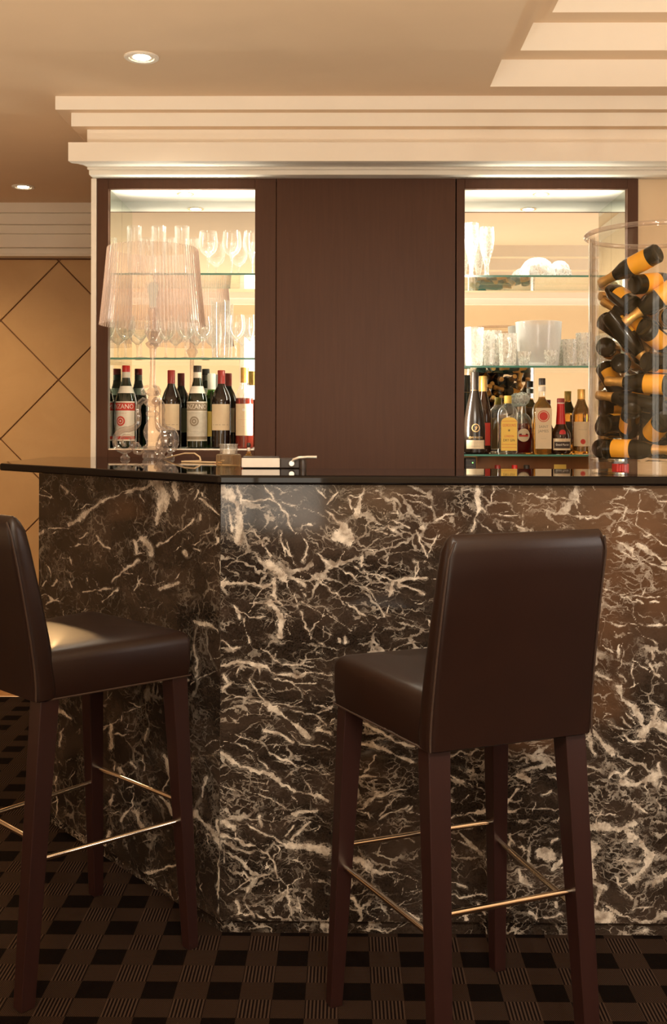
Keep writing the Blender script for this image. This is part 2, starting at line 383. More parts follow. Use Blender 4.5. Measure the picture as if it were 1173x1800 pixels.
def lettering(txt, size, mat, parent, r, zc, ac=0.0, flat_y=None, width=None, name='lettering'):
    c = bpy.data.curves.new('text', 'FONT'); c.body = txt; c.size = size; c.align_x = 'CENTER'; c.align_y = 'CENTER'; c.resolution_u = 2
    o = bpy.data.objects.new('text', c); COL.objects.link(o)
    dg = bpy.context.evaluated_depsgraph_get(); dg.update()
    me = bpy.data.meshes.new_from_object(o.evaluated_get(dg)); bpy.data.objects.remove(o)
    n = len(me.vertices); co = np.empty(n * 3); me.vertices.foreach_get('co', co); co = co.reshape(-1, 3)
    if width and n: co[:, 0] *= width / max(1e-6, (co[:, 0].max() - co[:, 0].min()))
    out = np.empty_like(co)
    if flat_y is None:
        a = ac + co[:, 0] / r
        out[:, 0] = r * np.sin(a); out[:, 1] = -r * np.cos(a); out[:, 2] = zc + co[:, 1]
    else:
        out[:, 0] = co[:, 0] + ac; out[:, 1] = flat_y; out[:, 2] = zc + co[:, 1]
    me.vertices.foreach_set('co', out.ravel()); me.update()
    return link(name, me, mat, parent)
def rrect(w, d, r, n=4, cx=0.0, cy=0.0, z=0.0):
    out = []
    for sx, sy, a0 in ((1, 1, 0), (-1, 1, PI / 2), (-1, -1, PI), (1, -1, 1.5 * PI)):
        for i in range(n + 1):
            a = a0 + PI / 2 * i / n
            out.append((cx + sx * (w / 2 - r) + r * math.cos(a), cy + sy * (d / 2 - r) + r * math.sin(a), z))
    return out

# ------------------------------------------------------------ room
ZC = 2.4525; XL, XR, YF, YB = -3.6, 3.6, -1.0, 5.95
fl = MB().box(XL, XR, YF, 4.95, -0.05, 0.0).build('floor', 'carpet'); tag(fl, kind='structure')
fl2 = MB().box(XL, XR, 4.97, YB + .1, -0.05, -0.002).build('floor_hall', 'hall'); tag(fl2, kind='structure')
th = MB().box(XL, 0.0, 4.944, 4.976, -0.03, 0.006).build('trim_1', 'chrome', bevel=.002); tag(th, kind='structure')
# ceiling with a stepped tray
tx0, tx1, ty0, ty1 = 0.502, 3.25, -0.25, 3.70
ce = MB()
for a, b, c, d in ((XL, tx0, YF, YB), (tx1, XR, YF, YB), (tx0, tx1, ty1, YB), (tx0, tx1, YF, ty0)):
    ce.add([(a, c, ZC), (b, c, ZC), (b, d, ZC), (a, d, ZC)], [(0, 1, 2, 3)])
ceil = ce.build('ceiling', 'ceiling', recalc=False); tag(ceil, kind='structure')
def frame_ring(m, o, i, z0, z1):
    (ax0, ax1, ay0, ay1), (bx0, bx1, by0, by1) = o, i
    A = [(ax0, ay0), (ax1, ay0), (ax1, ay1), (ax0, ay1)]; B = [(bx0, by0), (bx1, by0), (bx1, by1), (bx0, by1)]
    v = [(x, y, z0) for x, y in A] + [(x, y, z1) for x, y in A] + [(x, y, z1) for x, y in B]
    f = []
    for k in range(4):
        j = (k + 1) % 4; f += [(k, j, 4 + j, 4 + k), (4 + k, 4 + j, 8 + j, 8 + k)]
    m.add(v, f)
z = ZC; o4 = (tx0, tx1, ty0, ty1)
for k in range(3):
    i4 = (o4[0] + .09, o4[1] - .09, o4[2] + .09, o4[3] - .09); m = MB(); frame_ring(m, o4, i4, z, z + .094)
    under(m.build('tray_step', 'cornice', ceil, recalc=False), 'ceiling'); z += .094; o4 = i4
MB().add([(o4[0], o4[2], z), (o4[1], o4[2], z), (o4[1], o4[3], z), (o4[0], o4[3], z)], [(0, 1, 2, 3)]).build('tray_top', 'ceiling', ceil, recalc=False)
# walls
def wall(name, x0, x1, y0, y1, z0=0.0, z1=ZC + .02, mat='cream'):
    return tag(MB().box(x0, x1, y0, y1, z0, z1).build(name, mat), kind='structure')
YM = 4.29
cabL = P(160, 500, 4.06).x; cabR = P(1122, 500, 4.06).x
wall('wall_back', cabR + .002, XR, 4.075, 4.16)
def holed(name, axis, pos, thick, a0, a1, holes):
    m = MB(); cuts = sorted(holes); cur = a0
    def bx(p, q, z0, z1):
        if q - p < 1e-4 or z1 - z0 < 1e-4: return
        if axis == 'y': m.box(p, q, pos - thick, pos, z0, z1)
        else: m.box(pos, pos + thick, p, q, z0, z1)
    for h0, h1, z0, z1 in cuts:
        bx(cur, h0, 0, ZC + .02); bx(h0, h1, 0, z0); bx(h0, h1, z1, ZC + .02); cur = h1
    bx(cur, a1, 0, ZC + .02)
    return tag(m.build(name, 'cream' if axis == 'y' else 'tan'), kind='structure')
WIN = {'front': [(-0.95, -0.10, 0.62, 2.10), (0.28, 1.06, 1.30, 2.22)], 'right': [(0.3, 1.7, 0.7, 2.1)], 'left': [(0.75, 1.35, 0.5, 2.2)]}
holed('wall_front', 'y', YF, .1, XL, XR, WIN['front'])
holed('wall_right', 'x', XR, .1, YF, YB, WIN['right'])
holed('wall_left', 'x', XL - .1, .1, YF, YB, WIN['left'])
nw = 0
for side, hs in WIN.items():
    for h0, h1, z0, z1 in hs:
        nw += 1; m = MB(); g = MB(); t_ = .04
        def bb(mb, p, q, a, b, d0, d1):
            if side == 'front': mb.box(p, q, YF - d1, YF - d0, a, b)
            elif side == 'right': mb.box(XR + d0, XR + d1, p, q, a, b)
            else: mb.box(XL - d1, XL - d0, p, q, a, b)
        bb(m, h0, h0 + t_, z0, z1, .01, .07); bb(m, h1 - t_, h1, z0, z1, .01, .07); bb(m, h0 + t_, h1 - t_, z0, z0 + t_, .01, .07); bb(m, h0 + t_, h1 - t_, z1 - t_, z1, .01, .07)
        mid = (h0 + h1) / 2; bb(m, mid - .015, mid + .015, z0 + t_, z1 - t_, .015, .055)
        wn = tag(m.build('window_%d' % nw, 'gloss_white'), kind='structure')
        bb(g, h0 + .01, h1 - .01, z0 + .01, z1 - .01, .072, .078)
        g.build('pane', 'pane_front_high' if nw == 2 else 'pane_' + side, wn)
tag(MB().box(XL, XR, YF, YF + .02, 0, .60).build('added_dark_board', 'cab'), kind='structure')  # unseen dark board added to keep reflections in marble and leather dark
# crown moulding on the wall behind the camera
m = MB()
m.box(XL, XR, YF, YF + .10, 2.40, ZC); m.box(XL, XR, YF, YF + .06, 2.35, 2.40)
tag(m.build('trim_2', 'cornice'), kind='structure')
# far wall on the left, with its lozenge panels and crown moulding
YW = 5.80; far = tag(MB().box(XL, 0.2, YW, YW + .1, 0, ZC + .02).build('wall_far', 'groove'), kind='structure')
zt = P(80, 456, YW).z; c0 = P(104, 668, YW)
hx = P(207, 668, YW).x - P(105, 668, YW).x; hz = P(105, 460, YW).z - P(105, 564, YW).z
def clip(poly, axis, lim, keep_less):
    out = []
    for i in range(len(poly)):
        a, b = poly[i], poly[(i + 1) % len(poly)]
        ina = (a[axis] <= lim) == keep_less; inb = (b[axis] <= lim) == keep_less
        if ina: out.append(a)
        if ina != inb:
            t_ = (lim - a[axis]) / (b[axis] - a[axis]); out.append(tuple(a[k] + t_ * (b[k] - a[k]) for k in (0, 1)))
    return out
g = .0042
for i in range(-8, 4):
    for j in range(-8, 4):
        if (i + j) % 2 == 0: continue
        x, zz = c0.x + i * hx, c0.z + j * hz
        if x < -2.95 or x > -0.3 or zz < -.3 or zz > 2.5: continue
        pl = [(x - hx + g, zz), (x, zz - hz + g), (x + hx - g, zz), (x, zz + hz - g)]
        pl = clip(pl, 1, zt - .004, True); pl = clip(pl, 1, 0.01, False); pl = clip(pl, 0, -0.05, True)
        if len(pl) < 3: continue
        MB().prism(pl, YW - .012, YW + .001, 'y').build('panel', 'veneer', far, bevel=.002, seg=1)
cr = tag(empty('trim_3', (0, YW, 0)), kind='structure')
def zy(v): return P(80, v, YW).z
for v0, v1, dep in ((368, 383.5, .16), (383.5, 402, .135), (402, 417, .11), (417, 440, .10), (440, 450, .075), (450, 454.5, .085)):
    box('fascia', 'cornice', cr, XL, -0.2, -dep, 0, zy(v1), zy(v0) + (.03 if v0 == 368 else 0), .003)
# stepped cornice above the bar
co = tag(empty('trim_4', (0, 0, 0)), kind='structure')
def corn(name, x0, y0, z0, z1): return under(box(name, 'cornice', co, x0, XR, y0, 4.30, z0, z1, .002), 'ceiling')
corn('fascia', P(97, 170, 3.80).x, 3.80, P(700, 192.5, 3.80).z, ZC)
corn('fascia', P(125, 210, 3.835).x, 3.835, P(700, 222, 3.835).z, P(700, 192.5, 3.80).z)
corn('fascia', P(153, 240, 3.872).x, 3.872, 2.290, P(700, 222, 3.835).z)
zb = P(700, 283, 3.835).z; zb2 = P(700, 307, 4.0).z
prof = [(3.835, 2.295), (3.835, zb), (3.86, zb - .002), (3.90, zb + .006), (3.95, zb + .014), (3.985, zb + .015), (3.985, zb + .006), (4.0, zb + .006), (4.0, zb2), (4.06, zb2), (4.30, zb2), (4.30, 2.295)]
xa, xb = P(120, 265, 3.835).x, P(160, 300, 4.03).x
lv = [(xa + (xb - xa) * min(1, (y - 3.835) / .165), y, z_) for y, z_ in prof]
n = len(lv)
MB().add(lv + [(XR, y, z_) for y, z_ in prof], [tuple(range(n)), tuple(range(2 * n - 1, n - 1, -1))] + [(i, (i + 1) % n, n + (i + 1) % n, n + i) for i in range(n)]).build('soffit_moulding', 'cornice', co, smooth=True)
# ------------------------------------------------------------ the bar: marble front, granite top
YP = 2.66; CT = 1.1515
xc = P(387, 1200, YP).x
dd = Vector((-.681, .78)).normalized()
cE = Vector((xc, YP)) + dd * 1.035                      # far end of the angled face
# veins of the stone, drawn as polylines (photograph pixels carried on to the slab) : points then width
V = """392,855 421,890 424,912 417,951 ;18|404,898 409,931;9|417,853 427,886;8|427,880 462,877 486,884;6|462,853 486,884 503,904 511,927 519,941;6
495,937 493,955 511,978;7|503,950 509,975;7|531,923 531,943 544,960 535,986;7|519,941 535,923 548,923;6|495,886 523,892 554,900 572,908;4
590,945 600,938 615,955;22|605,925 620,950;14|576,898 599,921 619,943 628,963;6|474,992 486,1000 499,1017;15|482,1019 478,1045 495,1062;9|499,1017 511,1045;4
390,1027 431,1025;10|431,1025 462,1035 474,1029;6|458,955 476,978;5|447,931 458,955;3|522,1022 535,1030;10|437,1062 470,1060 511,1050;4|472,1058 486,1075 494,1091 490,1117;14
515,1043 523,1066;4|531,1060 570,1082;3|411,1066 440,1083 467,1086;3|639,859 629,886;4|629,886 627,908;8|560,865 574,876;4|595,863 578,886;6|612,872 617,896;3
675,902 681,923 687,931;4|683,910 720,927;5|689,932 690,933;10|640,923 679,941;4|670,894 701,904;3|560,972 585,992 621,1013 656,1043 675,1084;3.4|599,976 593,992 580,996;4
634,980 636,998;5|640,1005 666,1009 691,1021 ;6|691,1021 724,1015 750,1015;8|691,1021 685,1047;6|701,1027 724,1035 744,1047;8|732,931 742,960 752,978;6|740,927 741,928;12
765,918 782,908 799,904;5|726,984 736,988 734,1009;5|664,988 713,1000;2.4|560,1019 599,1052 627,1076 642,1084;6|429,1087 433,1111 437,1130;6|419,1072 421,1088;6
390,1127 411,1140 423,1136;4|388,1166 410,1168 435,1163 468,1170;11|468,1170 478,1181 523,1189 544,1181 581,1187;9|458,1140 490,1164 517,1173 550,1164;4|486,1150 480,1175;3
482,1191 523,1201 554,1203;3.4|507,1199 542,1222 556,1240 583,1244;4.5|392,1183 405,1201 392,1215;7|439,1195 452,1211;9|452,1211 468,1236;6|468,1236 495,1256 523,1277 544,1295;12
390,1228 441,1230 474,1238 513,1248 560,1260 574,1277;4|513,1244 533,1230;3.4|560,1254 583,1242;5|529,1076 537,1103 544,1117;5|544,1117 576,1138;3|544,1113 560,1093;3|572,1080 619,1107;3
597,1122 597,1130;6|607,1120 608,1130;8|466,1283 490,1291 515,1305;8|556,1283 580,1291;9|521,1303 544,1309 580,1317;4.5|388,1326 415,1342 447,1352 478,1364 497,1379 517,1391;9.5
517,1391 556,1397;3.4|556,1397 576,1411;8|392,1301 429,1313 447,1323 474,1352;3|402,1287 464,1311 476,1325;3|476,1325 515,1342 546,1350;5|546,1350 564,1362 578,1362;3|412,1306 427,1290;3
390,1381 421,1393 441,1411;3|423,1389 478,1405 503,1424;3.4|421,1372 466,1379;2.6|390,1405 409,1420;7|395,1445 410,1455;16|513,1432 535,1424 554,1426;10|544,1442 515,1475;5.5|560,1450 550,1465;4
515,1454 503,1470;3|456,1434 460,1454;7|481,1438 478,1448;6|425,1438 456,1465 478,1473 507,1487;4|507,1487 540,1489 575,1496;13|388,1469 421,1475 429,1485;8|429,1485 447,1489 468,1500;6
468,1499 482,1520 486,1542;5|486,1542 495,1567 511,1577;3|505,1553 507,1591 517,1614;3.4|505,1555 531,1544 533,1536 544,1532;3.4|511,1510 527,1516 540,1530;3|402,1571 435,1550 476,1538;3
425,1530 441,1548;3.4|411,1534 435,1547;3|392,1489 393,1516;3.4|419,1587 421,1608;8|411,1608 445,1610;3.4|431,1591 447,1612;4|451,1608 466,1614;3|523,1575 529,1604;3.4
620,1308 667,1314 700,1328 727,1340;11|629,1264 660,1285 695,1304 727,1309;6|779,1355 815,1376;9|619,1366 655,1366;3.4|663,1330 639,1362;2.6|641,1417 664,1393;7|664,1400 724,1386;5
600,1419 614,1421 648,1429 652,1438;3.4|669,1433 703,1400 724,1402;3.4|669,1438 719,1418;3|808,1412 827,1398;4.5|793,1438 820,1432 855,1424;4.5|600,1508 629,1510 648,1523;13|648,1523 667,1535;8
667,1535 705,1537 734,1549;7|655,1530 657,1551 676,1573;4.5|610,1568 629,1592;7|629,1592 664,1616;4|700,1600 734,1618;9|777,1544 798,1554 822,1563;6|777,1570 815,1578 853,1573;6
777,1468 827,1487 853,1496;3.4|841,1592 853,1606;11|789,1605 793,1614;9|812,1599 822,1618;6|705,1470 729,1483;4|840,856 843,893 830,930;10|847,893 860,904 907,904;5.5|870,856 864,887;4
840,915 862,932;5|870,910 924,930;3|907,863 964,877;5|964,877 1014,880;2.6|1011,856 1018,883;6|1014,900 1018,905;3|1098,858 1142,863 1155,880 1180,881;4|1125,870 1118,920;3|1118,920 1173,960;3
1101,890 1095,912;4|1093,928 1096,930;10|1084,952 1113,963;6|1122,957 1152,977;9|1152,977 1180,994;5|1120,975 1150,992 1172,998;5|1105,955 1120,985;4|1095,968 1118,985;4
1053,1030 1078,1040;7|1078,1040 1142,1047 1165,1049;3|1093,1045 1120,1057;5|1122,1052 1133,1059;4|1145,1055 1160,1058;4|1047,1087 1077,1095;6|1077,1095 1100,1100;11|1100,1099 1125,1097 1180,1098;6
1117,1103 1158,1133;3|1117,1162 1167,1195;3|1145,1170 1158,1190;8|1047,1180 1073,1197;9|1087,1186 1100,1197;5|1062,1135 1080,1145;4|1092,1135 1086,1155;5|1145,1142 1150,1160;4
1088,1209 1094,1229 1112,1240 1127,1262 1133,1283;14|1133,1283 1147,1271 1180,1286;22|1156,1245 1147,1271;7|1133,1302 1115,1306 1097,1291;6|1034,1280 1037,1300 1047,1328;12|1041,1283 1059,1303 1077,1327;12
1032,1347 1063,1355;7|1071,1368 1083,1356 1094,1364 1112,1347;9|1094,1375 1112,1380 1130,1375 1156,1364;15|1131,1376 1138,1390;9|1136,1330 1125,1347;3|1159,1340 1159,1368;5|1162,1377 1153,1406 1160,1420;7
1090,1262 1112,1280;4|1100,1255 1120,1272;4|1075,1285 1095,1300;4|1068,1275 1095,1283;4|1030,1427 1049,1433 1081,1431;5|1057,1423 1049,1449;4|1115,1414 1140,1433;7
1025,1457 1059,1452 1088,1458 1118,1445;20|1103,1462 1108,1475;24|1025,1479 1045,1490 1035,1515 1045,1535;22|1083,1511 1125,1514;7|1127,1483 1148,1503 1133,1531 1111,1547;13|1148,1557 1162,1545 1180,1534;13
1056,1567 1048,1588;8|1030,1600 1068,1615;22|1068,1594 1103,1612 1145,1625;5|1111,1598 1145,1594 1180,1609;3.4|1080,1538 1094,1555;5|1100,1565 1112,1580;9|1040,1550 1065,1560;10
885,1424 905,1428 916,1421;11|895,1411 911,1387;4|955,1396 969,1389;6|924,1422 984,1422;3|913,1488 927,1498;12|947,1498 967,1505;18|916,1547 936,1556;13|911,1528 916,1551;6|971,1528 987,1513;11
897,1468 907,1489;7|971,1480 984,1473;7|929,1604 944,1613;6|956,1613 989,1609;5|976,1588 977,1598;9|910,1360 929,1372;12|955,1540 960,1550;6|900,1480 880,1500;4""".replace('\n', '|')
VC = """122,923 140,910 159,896 185,880;11|185,880 208,871 234,860;5|66,940 75,934;13|84,930 122,928;3|106,853 116,866;5|169,942 193,965;4.5|137,946 153,938;4|73,1030 82,1022;11|92,1030 100,1022;11
124,1020 126,1030;5|147,1038 163,1040 178,1035 196,1035;4.5|182,1061 208,1034;3.4|198,1020 234,992;5|220,871 235,859 255,857 271,848;6|275,850 289,871 285,894;26|285,894 278,917;15|280,900 277,920;12
306,850 312,879;11|238,951 241,968;8|249,948 266,963 267,975;9|220,1001 243,983;6|337,915 318,931 289,951 278,960;5|352,879 387,902;6|347,862 342,880;4|382,945 379,958;8|385,985 388,1012;4
322,970 328,975;7|340,965 350,968;5|281,1034 315,1026;7|350,905 353,912;5|81,1252 102,1247 123,1264;14|79,1281 78,1325;6|96,1281 92,1307;6|108,1281 104,1312;4|195,1273 195,1315;7
212,1349 220,1363;8|98,1363 100,1450;3|85,1400 85,1440;3|199,1395 194,1415;5|212,1443 225,1427;7|185,1480 192,1465;7|342,1092 365,1098 385,1111;6|342,1134 346,1160 344,1189;7
291,1327 297,1366;9|297,1366 281,1395;10|281,1395 300,1433;11|239,1430 252,1462;14|346,1430 365,1450 384,1479;12|362,1366 355,1400;5|381,1440 384,1488;7|381,1511 384,1560 383,1601;5
255,1536 285,1526 313,1517;7|259,1283 256,1305;5|252,1327 252,1356;4|300,1200 330,1195;4|270,1190 290,1200;6|230,1340 240,1350;5""".replace('\n', '|')
def parse(t):
    A = []
    for s in t.split('|'):
        pts, wd = s.split(';'); q = [tuple(map(float, p.split(','))) for p in pts.split()]
        for a, b in zip(q, q[1:]): A.append((*a, *b, float(wd) * (.62 if float(wd) >= 12 else .46)))
    return np.array(A)
BROWN = [(1110, 930, 110, 150, 1.0), (960, 895, 60, 45, 0.75), (890, 885, 40, 40, 0.45), (1050, 1050, 60, 120, 0.85), (1160, 1020, 60, 70, .9), (1060, 1230, 40, 40, 0.8), (940, 1305, 60, 18, 0.6),  # the second patch paints a reflection into the stone's colour
         (780, 930, 40, 30, 0.35), (690, 880, 80, 30, .25)]
def vnoise(x, y, seed):            # smooth value noise in -0.5 .. 0.5
    g = np.random.RandomState(seed).rand(64, 64) - .5
    xi, yi = np.floor(x).astype(int), np.floor(y).astype(int); fx, fy = x - xi, y - yi
    fx, fy = fx * fx * (3 - 2 * fx), fy * fy * (3 - 2 * fy)
    a = lambda i, j: g[(yi + j) % 64, (xi + i) % 64]
    return (a(0, 0) * (1 - fx) + a(1, 0) * fx) * (1 - fy) + (a(0, 1) * (1 - fx) + a(1, 1) * fx) * fy
def flecks(seed, n, x0, x1, y0, y1, ang):     # short jagged veinlets between the big ones, following the grain of the stone
    R = random.Random(seed); A = []
    for _ in range(n):
        x, y = R.uniform(x0, x1), R.uniform(y0, y1); a = math.radians(R.choice([R.gauss(ang, 14), R.gauss(ang, 14), R.gauss(ang + 80, 25), R.uniform(0, 180)]))
        L = R.uniform(8, 26) * R.choice([1, 1, 1, 2.2]); hw = R.uniform(.75, 1.5); k = 4
        for i in range(k):
            a += R.gauss(0, .2); nx, ny = x + L / k * math.cos(a), y + L / k * math.sin(a)
            A.append((x, y, nx, ny, hw * (1.15 - abs(i - 1.5) / 2.4))); x, y = nx, ny
    return np.array(A)
def slab(name, p0, du, length, z0, z1, thick, step, mat, parent, veins, brown):
    nu, nv = max(2, int(length / step)), max(2, int((z1 - z0) / step))
    U = np.linspace(0, length, nu + 1); Z = np.linspace(z0, z1, nv + 1)
    uu, zz = np.meshgrid(U, Z); k = uu.size
    co = np.stack([p0[0] + du[0] * uu.ravel(), p0[1] + du[1] * uu.ravel(), zz.ravel()], 1)
    idx = np.arange(k).reshape(nv + 1, nu + 1)
    q = np.stack([idx[:-1, :-1], idx[:-1, 1:], idx[1:, 1:], idx[1:, :-1]], -1).reshape(-1, 4)
    nrm = np.array((du[1], -du[0], 0.0))
    c = idx[[0, 0, -1, -1], [0, -1, -1, 0]]
    back = co[c] - nrm * thick
    verts = np.vstack([co, back]); B = [k, k + 1, k + 2, k + 3]
    bot = list(idx[0, :]); top = list(idx[-1, :]); lf = list(idx[:, 0]); rt = list(idx[:, -1])
    extra = [[B[3], B[2], B[1], B[0]], [B[0], B[1]] + bot[::-1], [B[2], B[3]] + top, [B[3], B[0]] + lf, [B[1], B[2]] + rt[::-1]]
    m = bpy.data.meshes.new(name); m.from_pydata(verts.tolist(), [], q.tolist() + [[int(i) for i in e] for e in extra]); m.update()
    if veins is not None:
        x0_, y0_ = PX(verts); v = np.full(len(verts), -1.0)
        x = x0_ + 5 * vnoise(x0_ / 30, y0_ / 30, 1) + 5 * vnoise(x0_ / 8, y0_ / 8, 2); y = y0_ + 5 * vnoise(x0_ / 30, y0_ / 30, 3) + 5 * vnoise(x0_ / 8, y0_ / 8, 4)
        wmod = 0.9 + 1.5 * vnoise(x0_ / 24, y0_ / 24, 5)
        for ax, ay, bx, by, hw in veins:
            R = hw * 2.2
            s = np.where((x > min(ax, bx) - R) & (x < max(ax, bx) + R) & (y > min(ay, by) - R) & (y < max(ay, by) + R))[0]
            if not len(s): continue
            dx, dy = bx - ax, by - ay; t_ = np.clip(((x[s] - ax) * dx + (y[s] - ay) * dy) / max(1e-6, dx * dx + dy * dy), 0, 1)
            d = np.hypot(x[s] - ax - t_ * dx, y[s] - ay - t_ * dy); v[s] = np.maximum(v[s], 1 - d / (hw * np.maximum(.25, wmod[s])))
        br = np.zeros(len(verts))
        for bx, by, sx, sy, a in brown: br = np.maximum(br, a * np.exp(-(np.abs((x - bx) / sx) ** 3 + np.abs((y - by) / sy) ** 3) * .7))
        for nm, dat in (('vein', v), ('brown', br)):
            at = m.attributes.new(nm, 'FLOAT', 'POINT'); at.data.foreach_set('value', dat.astype(np.float32))
    return link(name, m, mat, parent)
bar = empty('bar_counter', (0, 0, 0), 0, 'bar body clad in polished dark brown cream-veined marble, its two faces meeting at an angle', 'bar')
zp = 0.036; zt_ = 1.1275
slab('front_panel', (xc + .0008, YP), (1, 0), 1.27, zp, zt_, .02, .0026, 'marbleA', bar, np.vstack([parse(V), flecks(2, 520, 385, 1180, 850, 1625, 24)]), BROWN)
slab('front_panel', (xc + 1.272, YP), (1, 0), 1.0, zp, zt_, .02, .05, 'marbleB', bar, None, None)
slab('angled_panel', (cE.x, cE.y), (-dd.x, -dd.y), 1.0343, zp, zt_, .02, .0026, 'marbleC', bar, np.vstack([parse(VC), flecks(7, 150, 55, 390, 840, 1610, -28)]), [(225, 895, 30, 18, .5)])  # its brown patch paints an orange reflection into the stone
n2 = Vector((-dd.y, dd.x)) if True else None
n2 = Vector((dd.y, -dd.x)); n2 = n2 if n2.y < 0 else -n2          # outward normal of the angled face
def bodyloop(ins):
    c1 = Vector((xc, YP + ins)); e = cE - n2 * ins
    # intersection of inset lines
    s = (YP + ins - e.y) / dd.y; k = e + dd * s
    return [(xc + 2.27, YP + ins), (k.x, YP + ins), (e.x, e.y), (e.x + .0, 4.05), (-.46, 4.05), (-.44, 3.38), (-.18, 3.06), (xc + 2.27, 3.06)]
MB().prism(bodyloop(.021), .004, zt_).build('carcass', 'black', bar)
a, b = bodyloop(.014), bodyloop(.0205)
MB().prism([a[0], a[1], a[2], b[2], b[1], b[0]], 0.0, zp).build('plinth', 'marbleB', bar)
tip = P(0, 817, 3.385)
ctp = [(2.3, 2.640), (xc - .002, 2.640), (tip.x, 3.385), (tip.x - .03, 3.50), (tip.x - .03, 4.056), (-.43, 4.056), (-.42, 3.40), (-.15, 3.08), (2.3, 3.08)]
top = empty('countertop', (0, 0, zt_), 0, 'thin polished black granite worktop running along the whole marble bar', 'worktop')
MB().prism(ctp, .0005, CT - zt_).build('slab', 'granite', top, bevel=.006, seg=3)

# ------------------------------------------------------------ back bar cabinets
YC = 4.06; zt2 = zb2 - .001
def X(u, Y=YC, v=550): return P(u, v, Y).x
def Z(v, Y=YC, u=600): return P(u, v, Y).z
tag(box('trim_5', 'cornice', None, X(160), X(169.5), YC - .004, 4.45, 0, zt2, .002), kind='structure')
def cabinet(name, label, xl, xr, al, ar, az0, az1, el=0.0, er=0.0):
    c = empty(name, ((xl + xr) / 2, YC, 0), 0, label, 'cabinet'); ox = (xl + xr) / 2
    def b(nm, mat, x0, x1, y0, y1, z0, z1, bev=.0015): return box(nm, mat, c, x0 - ox, x1 - ox, y0 - YC, y1 - YC, z0, z1, bev)
    b('stile', 'cab', xl, al, YC, YC + .02, 0, zt2); b('stile', 'cab', ar, xr, YC, YC + .02, 0, zt2)
    b('side_panel', 'cab', xl + .001, al - el, YC + .02, YM + .03, 0, zt2 - .002); b('side_panel', 'cab', ar + er, xr - .001, YC + .02, YM + .03, 0, zt2 - .002)
    al -= el; ar += er
    b('top_rail', 'cab', al + el, ar - er, YC, YC + .022, az1, zt2)
    b('inner_ceiling', 'cornice', al, ar, YC + .022, YM, az1, az1 + .02, 0)
    b('back_mirror', 'mirror', al, ar, YM, YM + .006, az0, az1, 0)
    b('side_mirror' if not el else 'lining', 'sidemirror' if not el else 'cream', al - .001, al + .004, YC + .021, YM - .001, az0, az1, 0)
    b('side_mirror' if not er else 'lining', 'sidemirror' if not er else 'cream', ar - .004, ar + .001, YC + .021, YM - .001, az0, az1, 0)
    return c, b
zA1 = Z(332); zA0 = 1.183
c1, b1 = cabinet('display_cabinet', 'dark wood mirrored drinks cabinet behind the clear table lamp, bottles in its bottom bay', X(170), X(485), X(190), X(448), zA0, zA1, 0, .05)
b1('bottom_panel', 'cab', X(190), X(448), YC, YM - .01, 0, zA0 - .0065); b1('ledge', 'silver', X(190) + .001, X(448) - .001, YC + .003, YC + .0205, zA0 - .006, zA0); b1('bay_floor', 'silver', X(190) + .001, X(448) + .048, YC + .021, YM - .001, zA0 - .006, zA0)
zB0 = 1.165
c2, b2 = cabinet('display_cabinet', 'dark wood mirrored drinks cabinet partly behind the tall clear cylinder, amber bottles inside', X(802.5), X(1122), X(817), X(1103), zB0, zA1, .02, 0)
b2('bottom_panel', 'cab', X(817), X(1103), YC, YC + .03, 0, 1.00); b2('niche_floor', 'cab', X(817), X(1103), YC + .03, 4.31, .98, 1.00)
b2('niche_back', 'orange', X(817), X(1103), 4.285, 4.31, 1.00, zB0 - .008)
cu = empty('tall_cupboard', (X(643), YC, 0), 0, 'tall plain dark brown wood cupboard between the two mirrored cabinets', 'cupboard')
ox = X(643)
box('door', 'cab', cu, X(486) - ox, X(800.5) - ox, -.002, .02, 0, zt2, .0015); box('carcass', 'black', cu, X(485.3) - ox, X(801.8) - ox, .021, .25, 0, zt2)
def shelf(b, x0, x1, z, name='glass_shelf'):
    o = b(name, 'shelfglass', x0 + .005, x1 - .005, YC + .0235, YM - .002, z - .008, z, 0)
    c = o.parent
    ed = box('front_edge', 'shelfedge', o, x0 + .005 - c.location.x, x1 - .005 - c.location.x, YC + .0215 - YC, YC + .024 - YC, z - .0075, z - .0005)
ZL1, ZL2 = Z(480, 4.08), Z(629, 4.08); ZR1, ZR2 = Z(483, 4.08), Z(642, 4.08)
for z in (ZL1, ZL2): shelf(b1, X(190), X(448) + .045, z)
for z in (ZR1, ZR2, zB0): shelf(b2, X(817) - .015, X(1103), z)
